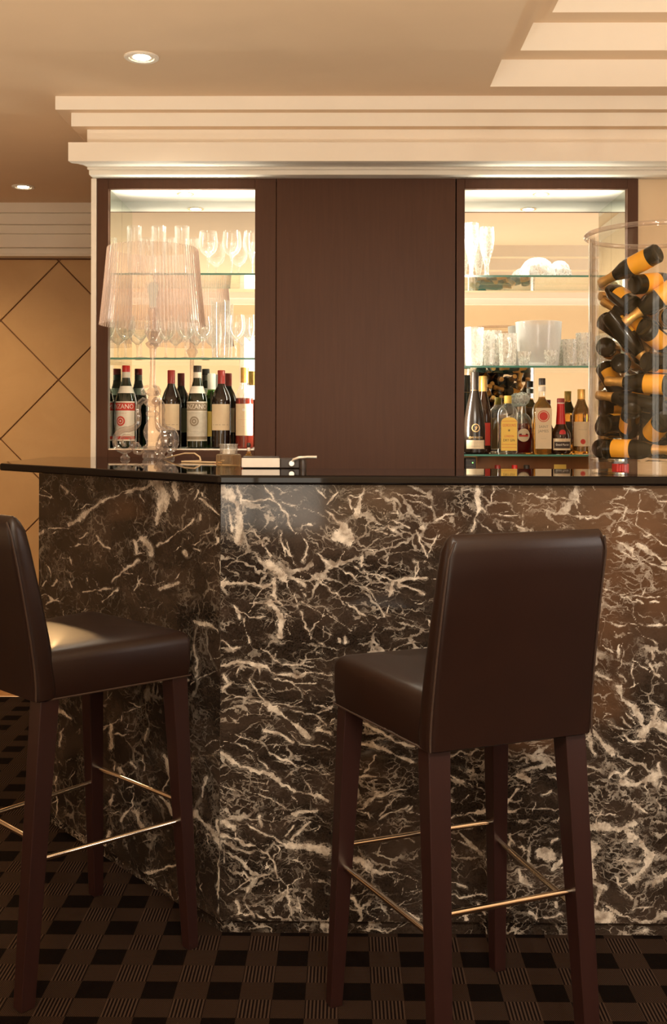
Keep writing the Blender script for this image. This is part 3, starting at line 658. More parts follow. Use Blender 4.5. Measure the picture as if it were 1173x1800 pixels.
for c, u in ((c1, 325), (c2, 953)):
    x = X(u, 4.13, 340)
    r = MB().lathe([(.026, zA1 - .003), (.034, zA1 - .003), (.034, zA1 + .001), (.026, zA1 + .001)], 20).build('spot_ring', 'chrome', c); r.location = (x - c.location.x, .085, 0)
    d = MB().lathe([(0.0, zA1 - .006), (.020, zA1 - .005), (.026, zA1 - .002), (.026, zA1 - .001), (0, zA1 - .001)], 20).build('spot_glass', 'spotdisc', c); d.location = (x - c.location.x, .085, 0)
    for dx in (-.14, 0.0, .16):  # the middle beam belongs to the spot glass; the outer two are added
        lamp('cabinet_spot', 'SPOT', (x + dx, 4.15, zA1 - .012), CAB_W, (1.0, .92, .76), spot_size=2.6, spot_blend=.7, shadow_soft_size=.03)
    # upright lamp added behind the inner stile to brighten the shelves
    sg = -1 if c is c1 else 1; xs = X(448) + .044 if c is c1 else X(817) - .014
    o = lamp('added_upright_fill', 'AREA', (xs, YC + .06, 1.66), UPR_W, (1.0, .93, .78), shape='RECTANGLE', size=.015, size_y=.85); o.rotation_euler = Vector((sg, .25, 0)).to_track_quat('-Z', 'Y').to_euler()
    # free-hanging lamp added inside the cabinet head to brighten its ceiling
    o = lamp('added_head_fill', 'AREA', (c.location.x, YC + .045, zA1 - .07), HEAD_FILL_W, (1.0, .92, .74), shape='RECTANGLE', size=.5, size_y=.02); o.rotation_euler = (PI, 0, 0)

# ------------------------------------------------------------ recessed ceiling lights in view
def downlight(u, v, label, W, col=WARM, target=None):
    t = (ZC - CAMZ) / (CY - v); q = RM @ Vector(((u - CX), (CY - v), -F)); k = (ZC - CAMZ) / q.z
    x, y = q.x * k, q.y * k
    r = empty('downlight', (x, y, ZC), 0, label, 'ceiling light')
    MB().lathe([(.027, .004), (.029, -.002), (.038, -.0015), (.041, -.005), (.052, -.006), (.056, -.003), (.056, .004)], 32).build('trim_ring', 'gloss_white', r, smooth=True)
    MB().lathe([(0, -.0045), (.0265, -.0035), (.0268, .002), (0, .003)], 24).build('lens', 'lampdisc', r)
    o = lamp('downlight_beam', 'SPOT', (x, y, ZC - .012), W, col, spot_size=.85 if target else 2.5, spot_blend=.8, shadow_soft_size=.04)
    if target: aim(o, target)
downlight(249, 100, 'round recessed ceiling light in the open ceiling in front of the cornice', DOWN_W)
downlight(41, 328, 'round recessed ceiling light deeper in, above the lozenge-panelled wall', GIMBAL_W, (1.0, .58, .24), (-.60, 2.60, .80))
lamp('hall_downlight_beam', 'SPOT', (-2.2, 4.9, ZC - .012), DOWN_W * 4, (1.0, .72, .42), spot_size=2.5, spot_blend=.8, shadow_soft_size=.04)

# ------------------------------------------------------------ bar stools
def make_stool():
    st = empty('bar_stool', (0, 0, 0))
    def trap(z, ins, fw=.214, rw=.178, y0=-.188, y1=.188, r=.013, n=3):
        fw -= ins; rw -= ins; a, b = y0 + ins, y1 - ins
        pts = [(fw, b), (-fw, b), (-rw, a), (rw, a)]; out = []
        for i in range(4):
            p, c, q = Vector(pts[i - 1]), Vector(pts[i]), Vector(pts[(i + 1) % 4])
            d1, d2 = (p - c).normalized() * r, (q - c).normalized() * r
            for k in range(n + 1):
                t_ = k / n; s = c + d1 * (1 - t_) ** 2 + d2 * t_ ** 2
                out.append((s.x, s.y, z))
        return out
    seat = MB().loft([trap(.664, .012), trap(.668, .003), trap(.69, 0), trap(.745, 0), trap(.758, .0025), trap(.767, .008), trap(.773, .018), trap(.778, .038), trap(.782, .07), trap(.785, .11), trap(.786, .15)])
    so = seat.build('seat', 'leather', st, smooth=True)
    pts = trap(.668, -.0005); MB().tube([(p[0], p[1], .6665) for p in pts] + [(pts[0][0], pts[0][1], .6665)], .0022, 6).build('seam', 'stitch', so, smooth=True)
    rings = []; zs = [(.664, .010), (.668, .002), (.69, 0), (.80, 0), (.90, 0), (1.0, 0), (1.045, .001), (1.062, .006), (1.073, .014), (1.078, .022)]
    def lean(z): return -.072 * max(0, (z - .70) / .375) ** 1.25
    def sec(z, i):
        t_ = (z - .664) / .414; wdt = .366 - .018 * t_; th_ = .060 - .016 * t_
        return [(x, y - .190 + lean(z), z) for x, y, _ in rrect(wdt - 2 * i * .6, th_ - 2 * i * .98, min(.016, (th_ - 2 * i * .98) * .49), 3)]
    bk = MB().loft([sec(*q) for q in zs]).build('backrest', 'leather', st, smooth=True)
    for s in (-1, 1):
        pt = []
        for z in np.linspace(.668, 1.066, 14):
            t_ = (z - .664) / .414; wdt = .366 - .018 * t_; th_ = .060 - .016 * t_
            pt.append((s * (wdt / 2 - .0035 - max(0, z - 1.05) * .5), -.190 + lean(z) - th_ / 2 + .0035, z))
        MB().tube(pt, .0023, 6).build('piping', 'stitch', bk, smooth=True)
    tops = {'fl': (-.182, .158), 'fr': (.182, .158), 'rl': (-.152, -.178), 'rr': (.152, -.178)}
    feet = {'fl': (-.207, .190), 'fr': (.207, .190), 'rl': (-.165, -.235), 'rr': (.165, -.235)}
    def sq(c, z, h): return [(c[0] + a * h, c[1] + b * h, z) for a, b in ((1, 1), (-1, 1), (-1, -1), (1, -1))]
    for k in tops:
        h0 = .0235 if k[0] == 'r' else .0225; h1 = .0175 if k[0] == 'r' else .0145
        MB().loft([sq(feet[k], 0, h1), sq(tops[k], .670, h0)]).build('leg', 'leg', st, bevel=.002)
    def at(k, z):
        t_ = 1 - z / .670; a, b = tops[k], feet[k]; return Vector((a[0] + (b[0] - a[0]) * t_, a[1] + (b[1] - a[1]) * t_, z))
    for a, b, z in (('fl', 'fr', .355), ('rl', 'rr', .355), ('fl', 'rl', .312), ('fr', 'rr', .312)):
        MB().tube([at(a, z), at(b, z)], .0062, 12).build('footrest_rail', 'chrome', st, smooth=True)
    return st
s1 = make_stool(); note_kids(); s2 = copy_tree(s1)
s1.location = (.244, 2.250, 0); s1.rotation_euler.z = math.radians(22.5)
tag(s1, 'dark brown leather bar stool seen from behind, facing the long marble front', 'stool', 'brown leather bar stools at the bar')
s2.location = (-.655, 2.605, 0); s2.rotation_euler.z = math.radians(-43.8)
tag(s2, 'dark brown leather bar stool seen from the side, facing the angled marble end', 'stool', 'brown leather bar stools at the bar')
PILE = [(0.0056, -0.0608, 0.0275, 0.1491, -0.0352, -0.7062, -0.6912),
(0.0989, -0.1225, 0.0275, 0.1807, -0.0026, 0.7071, 0.6836),
(-0.1529, -0.0362, 0.0275, 0.328, 0.69, -0.1546, 0.6264),
(-0.1575, 0.0009, 0.0276, 0.1339, 0.3093, 0.6359, 0.6943),
(0.0502, -0.0909, 0.0311, 0.1821, -0.3577, -0.6248, -0.6697),
(0.1486, -0.0731, 0.0838, 0.6527, -0.4109, -0.5844, -0.2522),
(-0.1409, 0.0691, 0.0865, 0.0877, -0.6919, -0.2534, -0.6704),
(0.0281, -0.1623, 0.0884, 0.0889, -0.1148, 0.7341, 0.6634),
(0.1374, 0.0702, 0.0897, 0.0995, 0.6443, -0.5302, -0.5421),
(-0.1552, -0.0249, 0.0932, 0.2028, 0.3773, 0.5803, 0.6927),
(0.1058, -0.1313, 0.1054, 0.6388, -0.4584, -0.5304, -0.317),
(-0.0246, -0.1524, 0.1072, 0.3105, -0.649, 0.5665, 0.4019),
(-0.0374, -0.0625, 0.1192, 0.3065, -0.2493, 0.7766, 0.4907),
(-0.1022, -0.1185, 0.1298, 0.1852, -0.2146, 0.8565, 0.4314),
(-0.066, 0.1385, 0.1413, 0.0636, 0.6227, -0.0352, 0.779),
(-0.1354, 0.0737, 0.1413, 0.6269, 0.3281, 0.5963, 0.3791),
(-0.0234, -0.1102, 0.143, 0.457, 0.113, -0.6389, -0.6084),
(0.0267, -0.1619, 0.1437, 0.0672, -0.1345, 0.7312, 0.6654),
(0.0774, -0.1206, 0.1469, 0.9086, -0.1334, 0.254, 0.3037),
(0.1475, -0.0706, 0.1528, 0.2706, 0.14, -0.7504, -0.5865),
(0.1511, 0.0371, 0.1553, 0.1274, -0.6982, 0.3902, 0.5866),
(0.0827, -0.0706, 0.1627, 0.3813, 0.1131, -0.6405, -0.657),
(0.1409, -0.0285, 0.1775, 0.1187, -0.0247, -0.2688, -0.9555),
(0.1176, 0.0174, 0.1911, 0.4181, -0.6822, -0.0502, 0.5977),
(0.0019, -0.1542, 0.1919, 0.4162, 0.2333, -0.6364, -0.6061),
(-0.0525, -0.0664, 0.2046, 0.2125, -0.1991, 0.6209, 0.7278),
(0.0608, -0.1516, 0.2094, 0.0628, 0.3438, -0.6958, -0.6275),
(0.0963, -0.0329, 0.2098, 0.6219, -0.011, -0.6041, -0.4981),
(0.1395, 0.0649, 0.2102, 0.3262, 0.3798, -0.5412, -0.6756),
(-0.0043, -0.0645, 0.2375, 0.6016, -0.508, 0.2301, 0.5719),
(0.106, 0.0335, 0.2459, 0.6315, 0.0322, -0.6273, -0.4546),
(-0.1272, -0.1031, 0.251, 0.1544, -0.3278, -0.614, -0.7012),
(-0.0727, -0.1479, 0.2523, 0.6389, -0.0867, 0.7094, 0.2845),
(-0.1267, 0.0874, 0.2534, 0.1906, 0.1122, 0.9328, -0.2845),
(0.0817, -0.1283, 0.2885, 0.3976, -0.3227, 0.6125, 0.6022),
(0.0177, -0.0246, 0.2943, 0.1854, -0.0277, 0.6063, 0.7728),
(-0.1521, -0.0348, 0.2984, 0.3326, -0.5711, -0.4437, -0.6053),
(0.0307, -0.1619, 0.3249, 0.5876, -0.6247, -0.2953, -0.4211),
(-0.0218, -0.0313, 0.3382, 0.6776, -0.7202, -0.1033, -0.1074),
(-0.0393, -0.0791, 0.3392, 0.116, -0.3453, 0.372, 0.8538),
(-0.0759, -0.1368, 0.3397, 0.1532, 0.477, 0.685, 0.529),
(0.1432, 0.0361, 0.3477, 0.4797, 0.2774, -0.6644, 0.5014),
(-0.0711, 0.0341, 0.3643, 0.773, -0.3743, 0.2039, -0.47),
(-0.0073, -0.1657, 0.3654, 0.0838, 0.0087, 0.6788, 0.7295),
(-0.1328, 0.073, 0.3798, 0.4767, 0.5552, 0.6722, -0.1126),
(0.0682, 0.1175, 0.3826, 0.3929, 0.6194, -0.3603, -0.5764),
(-0.1451, -0.0438, 0.3862, 0.2784, 0.6906, 0.653, 0.1382),
(0.0811, -0.1367, 0.3958, 0.4143, -0.5903, 0.4759, 0.5034),
(-0.0942, -0.1017, 0.3993, 0.2395, -0.0159, -0.5355, -0.8097),
(-0.0417, -0.0913, 0.401, 0.8107, -0.5562, 0.1056, 0.149),
(0.0959, -0.0032, 0.4215, 0.0911, -0.1426, -0.924, -0.3429),
(0.0236, -0.0476, 0.4241, 0.3123, -0.46, -0.526, -0.6436),
(0.0355, 0.1492, 0.4288, 0.399, 0.6629, -0.1192, -0.6222),
(0.0294, -0.1126, 0.4419, 0.2331, 0.2758, 0.6468, 0.6717),
(-0.0978, -0.1244, 0.4511, 0.0268, -0.5845, -0.3009, -0.7531),
(0.03, -0.1476, 0.4626, 0.4303, 0.048, -0.8874, -0.1585),
(0.129, 0.0557, 0.4776, 0.0907, -0.7784, 0.5722, 0.2417),
(-0.0407, -0.1446, 0.5309, 0.3854, 0.0013, -0.8162, -0.4305)]
# ------------------------------------------------------------ bottles
YBT = 4.165
def root_at(name, u, v, Y, z, label, cat, group=None, rz=0.0):
    return empty(name, (P(u, v, Y).x, Y, z + .0006), rz, label, cat, group)
def cap(r, r0, z0, z1, mat, name='cap', flare=0.0):
    return MB().lathe([(0, z0), (r0 + flare, z0), (r0 + flare, z0 + .003), (r0, z0 + .005), (r0, z1 - .002), (r0 - .0015, z1), (0, z1)], 18).build(name, mat, r, smooth=True)
def body(r, prof, mat, name='body', n=28): return MB().lathe(prof, n).build(name, mat, r, smooth=True)
def lab(r, rad, a, z0, z1, mat, name='label', ac=0.0): return patch(rad + .0006, ac - a, ac + a, z0, z1, 16).build(name, mat, r, recalc=False, smooth=True)
WINE = [(0, .001), (.033, 0), (.0370, .004), (.0372, .180), (.0355, .198), (.027, .222), (.0165, .242), (.0142, .252), (.0140, .302), (0, .303)]
def wine(u, label, H=.305):
    r = root_at('wine_bottle', u, 760, YBT, zA0, label, 'bottle', 'bottles in the bottom bay')
    body(r, WINE, 'winedark'); cap(r, .0150, .252, H, 'redcap', 'capsule')
    l = lab(r, .0372, 1.15, .070, .172, 'lab_cream')
    lettering('–  –– –  ––  –', .016, 'ink', l, .0382, .092, width=.066); lab(r, .0372, .9, .06, .16, 'lab_cream', 'back_label', PI)
    return r
wine(301, 'wine bottle with red capsule and plain cream label, just right of the lamp stem')
wine(389, 'wine bottle with red capsule and cream label, third tall bottle right of the lamp')
VERM = [(0, .001), (.036, 0), (.040, .004), (.0402, .160), (.0395, .185), (.034, .212), (.024, .238), (.0175, .262), (.0150, .285), (.0150, .318), (0, .319)]
def verm(u, label, rz, capmat, white, txtmat, band, base):
    r = root_at('vermouth_bottle', u, 760, YBT, zA0, label, 'bottle', 'bottles in the bottom bay', rz)
    body(r, VERM, 'greenglass'); cap(r, .0160, .297, .323, capmat)
    MB().lathe([(.0163, .268), (.0158, .297)], 20, caps=False).build('neck_label', 'lab_white', r)
    MB().lathe([(.0338, .214), (.0232, .242)], 24, caps=False).build('collar_label', 'lab_white', r, smooth=True)
    l = lab(r, .0402, 1.5, .028, .182, white)
    lab(r, .0406, 1.5, .146, .176, band, 'name_band')
    lettering('CINZANO', .026, txtmat, l, .0416, .161, width=.108)
    lab(r, .0406, 1.5, .1435, .1455, txtmat, 'rule'); lab(r, .0406, 1.5, .1775, .1795, txtmat, 'rule')
    ring_patch(.0412, .105, .019, .013).build('crest', base, l, recalc=False); ring_patch(.0412, .105, .010, .004).build('crest', base, l, recalc=False)
    lettering('— ——', .010, base, l, .0414, .136, width=.05); lettering('———', .010, base, l, .0414, .066, width=.036)
    lab(r, .0406, 1.5, .034, .046, base, 'foot_band')
    return r
verm(221.5, 'vermouth bottle with red cap and red and white label, left of the lamp stem', -.35, 'brightred', 'lab_white', 'inkwhite', 'inkred', 'inkred')
verm(347, 'vermouth bottle with dark cap and silver label, between two red-capped wine bottles', -.18, 'blackcap', 'lab_silver', 'inkwhite', 'inkgrey', 'inkgrey')
r = root_at('cognac_bottle', 430, 760, 4.15, zA0, 'clear-necked bottle of red-brown spirit with gold cap, beside the wood frame', 'bottle', 'bottles in the bottom bay')
body(r, [(0, .001), (.031, 0), (.0345, .004), (.0345, .195), (.0345, .196), (0, .197)], 'rose', 'spirit')
body(r, [(.0348, .190), (.0343, .205), (.027, .228), (.0165, .250), (.0140, .262), (.0140, .30)], 'clear', 'neck')
cap(r, .0160, .256, .315, 'goldcap', 'capsule')
l = lab(r, .0348, 1.2, .050, .173, 'lab_cream'); ring_patch(.0358, .150, .006, 0).build('crest', 'inkwhite', l, recalc=False)
for z, t_, wd in ((.128, '—', .018), (.112, '—— ——', .04), (.085, '——', .02)): lettering(t_, .009, 'inkred', l, .0356, z, width=wd)
r = root_at('green_bottle', 372, 760, 4.245, zA0, 'green glass bottle with white foil neck, standing behind the silver-labelled vermouth', 'bottle', 'bottles in the bottom bay')
body(r, [(0, .001), (.034, 0), (.036, .004), (.036, .15), (.030, .185), (.018, .222), (.0135, .25), (.0135, .29), (0, .291)], 'green'); cap(r, .0165, .228, .296, 'whitefoil', 'foil')
lab(r, .036, 1.3, .045, .145, 'lab_yellow')

# right-hand cabinet, lowest shelf
GR = 'spirit bottles on the lowest glass shelf'
r = root_at('cognac_bottle', 834.5, 760, 4.155, zB0, 'black matt cognac bottle with gold round emblem, leftmost on the lowest glass shelf', 'bottle', GR)
body(r, [(0, .001), (.036, 0), (.0410, .005), (.0415, .098), (.0385, .140), (.030, .190), (.0195, .232), (.0150, .250), (.0140, .262), (.0140, .30)], 'matteblack')
cap(r, .0152, .246, .318, 'blackcap', 'capsule'); MB().lathe([(.0160, .243), (.0160, .247)], 20).build('gold_band', 'inkgold', r)
ring_patch(.0418, .100, .0165, .0125).build('emblem_ring', 'inkgold', r, recalc=False)
def poly_on(rad, zc, pts, nm, mat, par, s=1.0):
    v = [(rad * math.sin(x * s / rad), -rad * math.cos(x * s / rad), zc + y * s) for x, y in pts]
    return MB().add(v, [tuple(range(len(v)))]).build(nm, mat, par, recalc=False)
poly_on(.0420, .100, [(-.5, -.9), (.1, -.8), (.5, -.3), (.45, .1), (.9, .3), (.5, .45), (.3, .9), (0, .4), (-.5, .5), (-.15, .1), (-.2, -.4)], 'centaur_emblem', 'inkgold', r, .0105)
lettering('RÉMY MARTIN', .0125, 'inkgold', r, .0422, .062, width=.058); l = lab(r, .0415, .95, .019, .053, 'lab_cream')
lettering('—— ———', .006, 'inkgrey', l, .0428, .043, width=.05); lettering('———', .008, 'ink', l, .0428, .030, width=.036)
r = root_at('liqueur_bottle', 849, 760, 4.245, zB0, 'dark bottle with copper foil top behind the black matt cognac bottle', 'bottle', GR)
body(r, [(0, .001), (.030, 0), (.034, .004), (.034, .15), (.026, .20), (.015, .24), (.0135, .25), (.0135, .29), (0, .291)], 'brownglass'); cap(r, .0165, .245, .306, 'goldcap', 'foil'); lab(r, .034, .9, .03, .12, 'inkred')
r = root_at('gin_bottle', 893, 760, 4.16, zB0, 'clear square gin bottle with arched yellow label and yellow cap', 'bottle', GR)
sq = lambda w_, d_, rr_, z: rrect(w_, d_, rr_, 4, z=z)
MB().loft([sq(.066, .056, .012, .0), sq(.072, .062, .014, .005), sq(.073, .063, .014, .155), sq(.066, .056, .020, .172), sq(.040, .036, .0175, .187), sq(.028, .028, .0135, .197), sq(.027, .027, .013, .205)]).build('body', 'clear', r, smooth=True)
cap(r, .0150, .196, .226, 'yellowcap')
ar = [(-.031, .012), (.031, .012), (.031, .122)] + [(.031 * math.cos(a), .122 + .020 * math.sin(a)) for a in np.linspace(.2, PI - .2, 9)] + [(-.031, .122)]
l = MB().prism(ar, -.0335, -.0322, 'y').build('label', 'lab_yellow', r)
lettering("GORDON'S", .015, 'inkred', l, 0, .110, flat_y=-.0338, width=.052); lettering('LONDON', .012, 'inkred', l, 0, .068, flat_y=-.0338, width=.036); lettering('DRY GIN', .014, 'ink', l, 0, .052, flat_y=-.0338, width=.044)
lettering('✶', .016, 'ink', l, 0, .090, flat_y=-.0338)
for z in (.126, .036, .024): box('rule', 'inkred', l, -.029, .029, -.0337, -.0334, z, z + .0012)
r = root_at('decanter', 918, 760, 4.225, zB0, 'decanter of dark red liquor with clear faceted ball stopper and round label', 'decanter', GR)
body(r, [(0, .003), (.036, .002), (.041, .008), (.041, .105), (.039, .118), (0, .119)], 'redliq', 'liquor'); body(r, [(.0415, .10), (.040, .125), (.028, .148), (.015, .158), (.0135, .185), (.019, .190)], 'clear', 'shoulder')
st = MB().lathe([(0, .186), (.012, .188), (.026, .200), (.031, .214), (.027, .230), (.012, .241), (0, .243)], 9).build('stopper', 'crystal', r)
ring_patch(.0424, .072, .026, 0, 20).build('label', 'lab_cream', r, recalc=False); lab(r, .0424, .42, .066, .073, 'inkred', 'name_band')
r = root_at('rum_bottle', 953, 760, 4.155, zB0, 'tall square-shouldered rum bottle with dark cap, cream label and round red seal', 'bottle', GR)
MB().loft([sq(.062, .058, .010, .0), sq(.068, .064, .012, .005), sq(.069, .065, .012, .172), sq(.062, .058, .018, .190), sq(.036, .036, .0172, .206), sq(.027, .027, .013, .216), sq(.0265, .0265, .0125, .222)]).build('spirit', 'amberpale', r, smooth=True)
body(r, [(.0130, .222), (.0130, .268)], 'clear', 'neck'); cap(r, .0135, .268, .294, 'blackcap')
MB().lathe([(.0142, .243), (.0142, .262)], 18, caps=False).build('neck_label', 'lab_white', r)
l = box('label', 'lab_cream', r, -.031, .031, -.0343, -.0331, .020, .178)
m = MB(); 
for ro, ri in ((.0225, .0195), (.0165, .0)):
    a = [(ro * math.cos(t_), ro * math.sin(t_)) for t_ in np.linspace(0, 2 * PI, 25)[:-1]]; k = [(ri * math.cos(t_), ri * math.sin(t_)) for t_ in np.linspace(0, 2 * PI, 25)[:-1]]
    m.add([(x, -.0346, .146 + z_) for x, z_ in a] + [(x, -.0346, .146 + z_) for x, z_ in k], [(i, (i + 1) % 24, 24 + (i + 1) % 24, 24 + i) for i in range(24)])
m.build('seal', 'inkred', l, recalc=False)
lettering('SAINT', .015, 'inkgrey', l, 0, .105, flat_y=-.0346, width=.036); lettering('JAMES', .015, 'inkgrey', l, 0, .088, flat_y=-.0346, width=.040); lettering('———', .008, 'inkgrey', l, 0, .060, flat_y=-.0346, width=.02)
r = root_at('liqueur_bottle', 986, 760, 4.15, zB0, 'squat dark orange-liqueur bottle with red cap, red ribbon and red seal', 'bottle', GR)
body(r, [(0, .001), (.034, 0), (.0385, .004), (.0400, .020), (.0390, .070), (.034, .088), (.024, .102), (.0185, .115)], 'brownglass')
body(r, [(.0190, .100), (.0178, .130), (.0155, .165), (.0145, .195)], 'redwax', 'ribbon'); body(r, [(.0150, .178), (.0142, .200)], 'lab_white', 'neck_label'); cap(r, .0150, .199, .216, 'redcap')
ring_patch(.0372, .082, .0125, 0, 18).build('seal', 'brightred', r, recalc=False)
l = lab(r, .0402, .95, .015, .060, 'lab_cream'); lab(r, .0407, .84, .022, .048, 'ink', 'name_panel'); lettering('Grand Marnier', .0115, 'inkwhite', l, .0416, .036, width=.054); lettering('—— ——', .005, 'inkred', l, .0416, .053, width=.034)
r = root_at('whisky_bottle', 1022, 760, 4.165, zB0, 'amber whisky bottle with gold neck foil and cream label, beside the clear cylinder', 'bottle', GR)
body(r, [(0, .001), (.030, 0), (.0340, .004), (.0340, .150), (.0310, .170), (.019, .196), (.0145, .212), (.0140, .245), (0, .246)], 'amberpale', 'spirit'); cap(r, .0152, .214, .252, 'goldcap', 'foil')
l = lab(r, .0340, 1.15, .030, .125, 'lab_cream'); ring_patch(.0350, .048, .010, 0, 16).build('seal', 'inkred', l, recalc=False); lettering('———', .010, 'inkgrey', l, .0352, .095, width=.034)
# niche below the lowest shelf
for i, (u, mt, nm) in enumerate(((875, 'redcap', 'miniature bottle with dark red cap in the niche, under the yellow-labelled gin'), (905, 'brightred', 'miniature bottle with bright red cap in the niche, under the decanter'), (926, 'blackcap', 'miniature bottle with black cap in the niche, under the rum bottle'))):
    r = root_at('miniature_bottle', u, 822, 4.15, 1.0, nm, 'bottle', 'miniatures in the niche under the shelf')
    body(r, [(0, .001), (.019, 0), (.021, .003), (.021, .062), (.015, .078), (.009, .088), (.009, .100), (0, .101)], ('redliq', 'amber', 'brownglass')[i]); cap(r, .0115, .094, .121, mt)
r = root_at('card_holder', 985, 822, 4.19, 1.0, 'small yellow card standing in the orange niche under the glass shelf', 'card')
box('card', 'lab_yellow', r, -.024, .024, 0, .002, .004, .122); box('foot', 'black', r, -.024, .024, -.012, .012, 0, .006)
r = root_at('till_box', 826, 815, 4.16, 1.0, 'black electronic box with tiny green light at the left end of the niche', 'device')
box('casing', 'blackcap', r, -.021, .021, -.03, .03, 0, .150, .003); box('indicator_light', 'led', r, .006, .010, -.0312, -.0302, .128, .132)
for z in (.141, .121, .112): lettering('— — —', .008, 'inkgrey', r, 0, z, flat_y=-.0305, ac=-.004)

# ------------------------------------------------------------ glasses
def shell(r, prof, mat, name='bowl', n=24): return MB().lathe(prof, n, caps=False).build(name, mat, r, smooth=True)
def goblet(u, Y, z, h, rb, label, group, mat='glass', name='wine_glass'):
    r = root_at(name, u, 500, Y, z, label, 'glass', group); k = h / .173; q = rb / .038
    shell(r, [(.0, .003), (.006, .006), (.030, .0015), (.032, .0), (0, .0)], mat, 'foot')
    shell(r, [(.0065, .004), (.0042, .012 * k), (.0038, .045 * k), (.0050, .068 * k), (.010, .076 * k)], mat, 'stem', 12)
    shell(r, [(.001, .074 * k), (.010 * q, .077 * k), (.026 * q, .090 * k), (.036 * q, .110 * k), (.038 * q, .128 * k), (.0355 * q, .150 * k), (.0325 * q, .173 * k)], mat)
    return r
def tumbler(u, Y, z, h, rt, label, group, mat='glass', name='tumbler', cat='glass'):
    r = root_at(name, u, 500, Y, z, label, cat, group)
    shell(r, [(0, .008), (rt * .80, .010), (rt * .86, .03), (rt * .95, h * .5), (rt, h - .001), (rt * .985, h)], mat, 'wall'); shell(r, [(0, 0), (rt * .80, 0), (rt * .83, .004), (rt * .80, .010)], mat, 'base')
    return r
G1 = 'glasses on the upper shelf behind the lamp'; G2 = 'glasses on the lower shelf behind the lamp'
for u, nm in ((236, 'tall tumbler on the upper glass shelf, nearest the left edge'), (279, 'tall tumbler on the upper glass shelf, rising behind the lampshade middle'), (320, 'tall tumbler on the upper glass shelf, just left of the goblets')):
    tumbler(u, 4.16, ZL1, .192, .0285, nm, G1)
for u, nm in ((366, 'first wine goblet right of the lampshade on the upper shelf'), (407.5, 'middle wine goblet of the three on the upper shelf'), (444, 'wine goblet on the upper shelf half hidden by the wood frame')):
    goblet(u, 4.16, ZL1, .173, .0385, nm, G1)
for u, y_, h, nm in ((221, 4.17, .17, 'wine glass on the lower shelf at its left end, below the lampshade edge'), (248, 4.13, .165, 'wine glass on the lower shelf, second from the left end'), (292, 4.17, .165, 'wine glass on the lower shelf just right of the lamp stem'), (327, 4.15, .17, 'wine glass on the lower shelf, below the right part of the shade'),
                  (357, 4.13, .16, 'wine glass on the lower shelf below the right edge of the shade'), (415, 4.14, .17, 'wine glass on the lower shelf right of the tall vase glass'), (442, 4.225, .175, 'wine glass on the lower shelf against the wood frame')):
    goblet(u, y_, ZL2, h, .038, nm, G2)
tumbler(388, 4.235, ZL2, .235, .040, 'tall straight vase-like glass on the lower shelf right of the lampshade', G2, name='vase_glass')
G3 = 'cut crystal on the upper shelf of the cabinet by the cylinder'; G4 = 'cut crystal on the middle shelf of the cabinet by the cylinder'
def facet(n, d): return lambda i: (d if i % 2 else -d)
for u, h, nm in ((829, .212, 'tall cut crystal flute at the left end of the upper shelf'), (856, .196, 'tall cut crystal flute, second on the upper shelf, slightly shorter')):
    r = root_at('crystal_flute', u, 440, 4.16, ZR1, nm, 'glass', G3); k = h / .2
    shell(r, [(0, .003), (.008, .008), (.027, .002), (.027, 0), (0, 0)], 'crystal', 'foot'); shell(r, [(.011, .005), (.0075, .02), (.009, .05 * k), (.014, .072 * k)], 'crystal', 'stem', 8)
    MB().lathe([(.004, .07 * k), (.014, .075 * k), (.024, .11 * k), (.0285, .145 * k), (.0280, .18 * k), (.0265, .2 * k)], 20, caps=False, mod=facet(20, .035)).build('bowl', 'crystal', r)
for u, rb, nm in ((945, .072, 'larger upturned cut crystal bowl on the upper shelf'), (984, .050, 'smaller upturned cut crystal bowl on the upper shelf, next to the cylinder')):
    r = root_at('crystal_bowl', u, 470, 4.158 if u == 945 else 4.236, ZR1, nm, 'bowl', G3)
    MB().lathe([(rb, 0), (rb * .98, .012), (rb * .88, .038), (rb * .68, .060), (rb * .42, .073), (rb * .25, .076), (0, .074)], 26, caps=False, mod=facet(26, .02)).build('bowl', 'crystal', r)
for u, h, nm in ((834, .150, 'cut crystal mug with handle at the left end of the middle shelf'), (866, .145, 'cut crystal mug with handle, second on the middle shelf'), (893, .125, 'low cut crystal mug with handle beside the frosted ice bucket')):
    r = root_at('crystal_mug', u, 600, {834: 4.14, 866: 4.225, 893: 4.122}[u], ZR2, nm, 'mug', G4, {834: .75, 866: -1.1, 893: -1.35}[u])
    MB().lathe([(0, .002), (.030, .002), (.032, .01), (.034, h * .5), (.036, h), (.034, h), (.031, h * .5), (.029, .012), (0, .010)], 20, mod=facet(20, .03)).build('body', 'crystal', r)
    hp = [(.033 + .024 * math.sin(a), -.012, h * .55 + h * .3 * math.cos(a)) for a in np.linspace(.15, PI - .15, 10)]
    MB().tube(hp, .0055, 8).build('handle', 'crystal', r, smooth=True)
r = root_at('ice_bucket', 947, 600, 4.1945, ZR2, 'large frosted translucent ice bucket on the middle shelf', 'ice bucket', G4)
MB().lathe([(0, .004), (.074, .004), (.078, .012), (.086, .09), (.090, .172), (.0910, .176), (.089, .176), (.084, .09), (.075, .014), (0, .012)], 40).build('bucket', 'frost', r, smooth=True)
for u, y_, h, rb, nm in ((922, 4.106, .055, .026, 'small cut crystal bowl in front of the ice bucket, on the left'), (968, 4.106, .060, .026, 'small cut crystal bowl in front of the ice bucket, on the right')):
    r = root_at('crystal_bowl', u, 620, y_, ZR2, nm, 'bowl', G4)
    MB().lathe([(0, .004), (rb * .6, .003), (rb * .65, .010), (rb * .92, h * .6), (rb, h), (rb * .96, h), (rb * .86, h * .6), (0, .012)], 22, mod=facet(22, .03)).build('bowl', 'crystal', r)
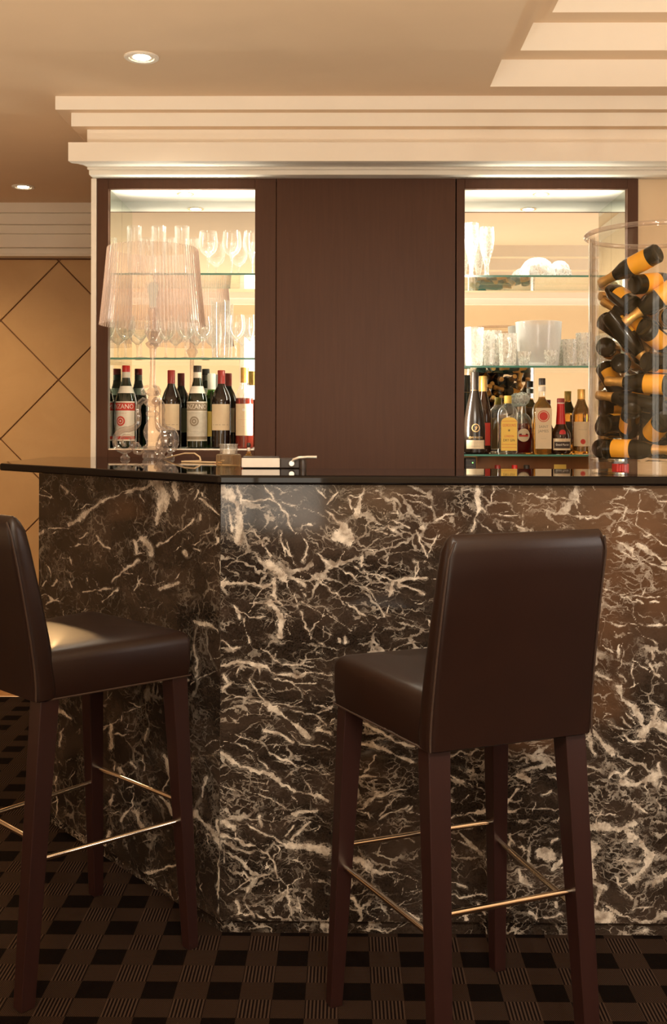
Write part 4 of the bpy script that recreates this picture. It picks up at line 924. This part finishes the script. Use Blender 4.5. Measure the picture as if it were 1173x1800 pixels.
for u, y_, h, nm in ((1004, 4.15, .105, 'cut crystal tumbler on the middle shelf right of the ice bucket'), (1028, 4.13, .128, 'taller cut crystal tumbler on the middle shelf behind the cylinder edge'), (1062, 4.16, .12, 'cut crystal tumbler on the middle shelf behind the champagne cylinder')):
    r = root_at('crystal_tumbler', u, 620, y_, ZR2, nm, 'glass', G4)
    MB().lathe([(0, .003), (.027, .002), (.029, .01), (.033, h), (.031, h), (.027, .014), (0, .012)], 20, mod=facet(20, .03)).build('body', 'crystal', r)

# ------------------------------------------------------------ table lamp of clear acrylic
b0 = P(268, 808, 3.80)
la = empty('table_lamp', (b0.x, 3.80, CT), 0, 'clear acrylic table lamp with pleated pinkish shade and baroque scroll base', 'lamp')
zs0, zs1 = P(268, 572, 3.8).z - CT, P(268, 437, 3.8).z - CT
NP = 84
def pleat(i): return .022 if (i % 4) in (1, 2) else -.022
MB().lathe([(.187, zs0), (.1845, zs0 + .012), (.172, (zs0 + zs1) / 2), (.1600, zs1 - .004), (.1585, zs1)], NP * 4, caps=False, mod=lambda i: pleat(i) * .6).build('shade', 'shade', la, recalc=False)
MB().lathe([(.0, 0), (.030, 0), (.036, .006), (.036, .018), (.028, .026), (.032, .034), (.034, .044), (.022, .054), (.020, .062), (.030, .082), (.033, .100), (.026, .122), (.015, .140), (.012, .150),
            (.022, .158), (.024, .166), (.014, .174), (.013, .186), (.028, .196), (.031, .206), (.018, .216), (.014, .226), (.026, .236), (.020, .246), (.011, .256), (.010, .30), (.0095, .36), (.011, .395),
            (.022, .405), (.026, .414), (.014, .424), (.018, .436), (.026, .446), (.028, .456), (.014, .468), (.012, .50), (.016, .52), (.016, .54), (0, .542)], 20).build('stem', 'lampacrylic', la, smooth=True)
MB().lathe([(0, .542), (.013, .545), (.013, .575), (.016, .59), (.021, .608), (.017, .626), (0, .636)], 16).build('bulb', 'bulb', la, smooth=True)
def leg_path(a):
    pts = [(.018, .205), (.034, .212), (.048, .200), (.053, .178), (.050, .150), (.052, .128), (.064, .114), (.082, .108)]
    c = (.096, .062)
    for t_ in np.linspace(0, 1, 30):
        th_ = math.radians(105 - 560 * t_); rr_ = .046 * (1 - .80 * t_); pts.append((c[0] + rr_ * math.cos(th_), c[1] + rr_ * math.sin(th_)))
    return [Vector((p * math.cos(a), p * math.sin(a), q)) for p, q in pts]
for k, a in enumerate((PI, -PI / 3, PI / 3)):
    p = leg_path(a); lg = MB().tube(p, [.011] * 8 + list(np.linspace(.011, .006, 30)), 8).build('scroll_leg', 'lampacrylic', la, smooth=True)
    f = MB().tube([Vector((q * math.cos(a), q * math.sin(a), z)) for q, z in ((.030, .030), (.045, .020), (.062, .024), (.070, .040), (.064, .055), (.052, .056), (.046, .046), (.052, .040))], .006, 8).build('lower_scroll', 'lampacrylic', lg, smooth=True)
    MB().lathe([(0, 0), (.016, 0), (.018, .006), (.010, .014), (.008, .020), (0, .021)], 12, cx=.098 * math.cos(a), cy=.098 * math.sin(a)).build('foot', 'lampacrylic', lg, smooth=True)
    g_ = MB().tube([Vector((q * math.cos(a), q * math.sin(a), z)) for q, z in ((.014, .262), (.030, .258), (.040, .246), (.036, .232), (.026, .230), (.024, .240), (.030, .243))], .005, 8).build('upper_scroll', 'lampacrylic', lg, smooth=True)
def rel(u, v, Y): return P(u, v, Y) - Vector((b0.x, 3.80, CT))
cp = [rel(290, 806, 3.80), rel(308, 801, 3.74), rel(325, 797, 3.70), rel(342, 797, 3.66), rel(351, 803, 3.62), rel(353, 810, 3.58)]
cp[-1].z = .003; cp += [Vector((cp[-1].x - .012, cp[-1].y - .05, .003)), Vector((cp[-1].x - .05, cp[-1].y - .09, .003)), Vector((cp[-1].x + .09, cp[-1].y - .17, .003))]
MB().tube([cp[0].lerp(cp[0], 0)] + [cp[i].lerp(cp[i + 1], t_) for i in range(len(cp) - 1) for t_ in (.25, .5, .75, 1)], .0028, 8).build('cord', 'cord', la, smooth=True)

# ------------------------------------------------------------ small things on the worktop
q = P(402, 818, 3.20)
r = empty('tealight_holder', (q.x, 3.20, CT), 0, 'small round glass tealight holder on the black worktop right of the lamp', 'candle holder')
MB().lathe([(0, 0), (.034, 0), (.0375, .004), (.0375, .033), (.035, .036), (.030, .037), (.0, .037)], 28, mod=facet(28, .012)).build('base', 'holder', r, smooth=False)
MB().lathe([(.0265, .037), (.0265, .062), (.0285, .065), (.0285, .067), (.0255, .066), (.0245, .040)], 28, caps=False).build('cup', 'glass', r, smooth=True)
MB().lathe([(0, .038), (.019, .038), (.019, .050), (0, .050)], 20).build('wax', 'lab_white', r)
q0, q1, q2 = P(425, 820, 3.05), P(492, 820, 3.05), P(562, 820, 3.06)
r = empty('bar_tap', (q1.x, 3.05, CT), 0, 'low dark dispenser with pale front plate and chrome lever at the worktop rear edge', 'tap')
W0, W1 = q0.x - q1.x, q2.x - q1.x
box('drip_box', 'blackcap', r, W0 + .002, -.001, .004, .05, 0, .034, .002); box('front_plate', 'gloss_white', r, W0, 0, -.002, .004, .003, .0295, .001)
box('valve_block', 'blackcap', r, 0, W1 * .62, .004, .045, 0, .029, .003)
MB().lathe([(0, .0), (.011, 0), (.011, .022), (.009, .026), (0, .026)], 16, cx=W1 * .58, cy=-.002).build('spout', 'blackcap', r, smooth=True)
pv = P(513, 814, 3.04) - Vector((q1.x, 3.05, CT))
lv = [pv, pv + Vector((.006, -.004, .010)), pv + Vector((.022, -.006, .0155)), pv + Vector((.045, -.008, .0175)), pv + Vector((.072, -.010, .0175))]
MB().tube(lv, [.0045, .0045, .004, .0042, .0048], 10).build('lever', 'silver', r, smooth=True)
MB().tube([pv + Vector((0, -.006, -.001)), pv + Vector((0, .006, -.001))], .0075, 16).build('pivot', 'silver', r, smooth=True)
q = P(437, 818, 3.15)
r = empty('bitters_bottle', (q.x, 3.155, CT), 0, 'tiny yellowish glass bottle with black and white bead stopper beside the tealight holder', 'bottle')
MB().lathe([(0, 0), (.013, 0), (.015, .003), (.015, .028), (.010, .036), (.006, .040), (.006, .046), (0, .046)], 16).build('body', 'amberpale', r, smooth=True)
MB().lathe([(0, .046), (.004, .047), (.006, .052), (.004, .057), (0, .058)], 12).build('white_bead', 'lab_white', r, smooth=True); MB().lathe([(0, .058), (.005, .059), (.007, .065), (.005, .071), (0, .072)], 12).build('black_bead', 'blackcap', r, smooth=True)

# ------------------------------------------------------------ clear cylinder of small champagne bottles
YK = 2.86; ck = P(1156, 700, YK); RK = .180
cyl = empty('acrylic_cylinder', (ck.x, YK, CT), 0, 'tall clear acrylic cylinder with rolled rim, filled with champagne bottles, on the worktop', 'container')
HK = P(1156, 412, YK).z - CT
MB().lathe([(RK, .0005), (RK, HK - .012), (RK + .004, HK - .004)], 64, caps=False).build('wall', 'acrylic', cyl, smooth=True)
MB().lathe([(RK - .005, .0055), (RK - .005, HK - .01)], 64, caps=False).build('inner_wall', 'acrylic', cyl, smooth=True)
MB().tube([Vector(((RK + .008) * math.cos(a), (RK + .008) * math.sin(a), HK - .002)) for a in np.linspace(0, 2 * PI, 65)], .0065, 10).build('rim', 'lampacrylic', cyl, smooth=True)
MB().lathe([(0, .030), (RK - .0055, .030), (RK - .0055, .0355), (0, .0355)], 64).build('raised_floor', 'acrylic', cyl, smooth=True)
MB().lathe([(0, .0006), (RK - .006, .0006), (RK - .006, .005), (0, .005)], 64).build('foot_plate', 'acrylic', cyl, smooth=True)
rb = P(1053, 827, YK - .09)
r = empty('red_box', (ck.x - .118, YK - .075, CT + .0052), .3, 'small bright red faceted box under the raised floor of the clear cylinder', 'box')
m = MB()
for i in range(5): m.box(-.018 + i * .0075, -.0115 + i * .0075, -.012, .012, 0, .019 if i % 2 else .021)
m.build('facets', 'brightred', r, bevel=.001)
def champ():
    r = empty('champagne_bottle', (0, 0, 0))
    MB().lathe([(0, .006), (.018, .004), (.0235, 0), (.0272, .004), (.0275, .098), (.0255, .112), (.0138, .148), (.0122, .160), (.0122, .170)], 18, caps=False).build('body', 'champ', r, smooth=True)
    patch(.0279, -2.0, 2.0, .028, .082, 18).build('label', 'lab_orange', r, smooth=True, recalc=False)
    MB().lathe([(.0158, .143), (.0128, .158), (.0126, .176), (.0138, .180), (.0138, .190), (.0125, .196), (0, .197)], 14, caps=False).build('foil', 'goldcap', r, smooth=True)
    patch(.0215, -1.2, 1.2, .1215, .1235, 8); 
    return r
CHAMP = {57: 'topmost champagne bottle in the clear cylinder, slanting with gold neck down to the left',
54: 'champagne bottle right under the topmost one, dark base left, orange label partly covered',
55: 'champagne bottle slanting below the topmost one, gold neck low left, dark base up right',
48: 'champagne bottle with small orange label corner, tucked under the neck of the topmost one',
46: 'bare dark champagne bottle slanting steeply from upper left down to the right, label hidden',
40: 'champagne bottle at mid height, thick dark base at upper left, orange label curving below it',
32: 'dark-sided champagne bottle lying level with gold neck pointing right, label on its underside',
24: 'champagne bottle lying level in the middle, gold neck left and broad orange label mid-body',
16: 'champagne bottle lying level with gold neck left and bare dark side, no label showing',
13: 'champagne bottle tipped base upward above the bottommost one, narrow orange label on its left',
11: 'champagne bottle tipped base upward above the bottommost gold neck, wide orange label at left',
2: 'bottommost champagne bottle lying level, dark base left, full orange label, gold neck right',
9: 'champagne bottle with dark base at the cylinder wall, directly above the bottommost bottle base',
33: 'champagne bottle leaning neck down behind a gold neck, short orange label, near the wall',
36: 'base-on champagne bottle, the upper of two round dark bases near the cylinder left wall',
31: 'base-on champagne bottle, the lower of two round dark bases near the cylinder left wall',
0: 'base-on champagne bottle on the cylinder floor beyond the gold neck of the bottommost one'}
c0_ = champ(); note_kids()
rng = random.Random(3)
for i, (x, y, z_, qw, qx, qy, qz) in enumerate(PILE):
    o = c0_ if i == 0 else copy_tree(c0_)
    o.rotation_mode = 'QUATERNION'
    o.rotation_quaternion = Quaternion((qw, qx, qy, qz)) @ Quaternion((0, 0, 1), rng.uniform(0, 2 * PI))
    o.location = (ck.x + x * .972, YK + y * .972, CT + .0364 + z_); o.scale = (.945,) * 3
    tag(o, CHAMP.get(i, 'small dark champagne bottle mostly hidden among the others inside the clear cylinder'), 'bottle', 'champagne bottles in the clear cylinder')
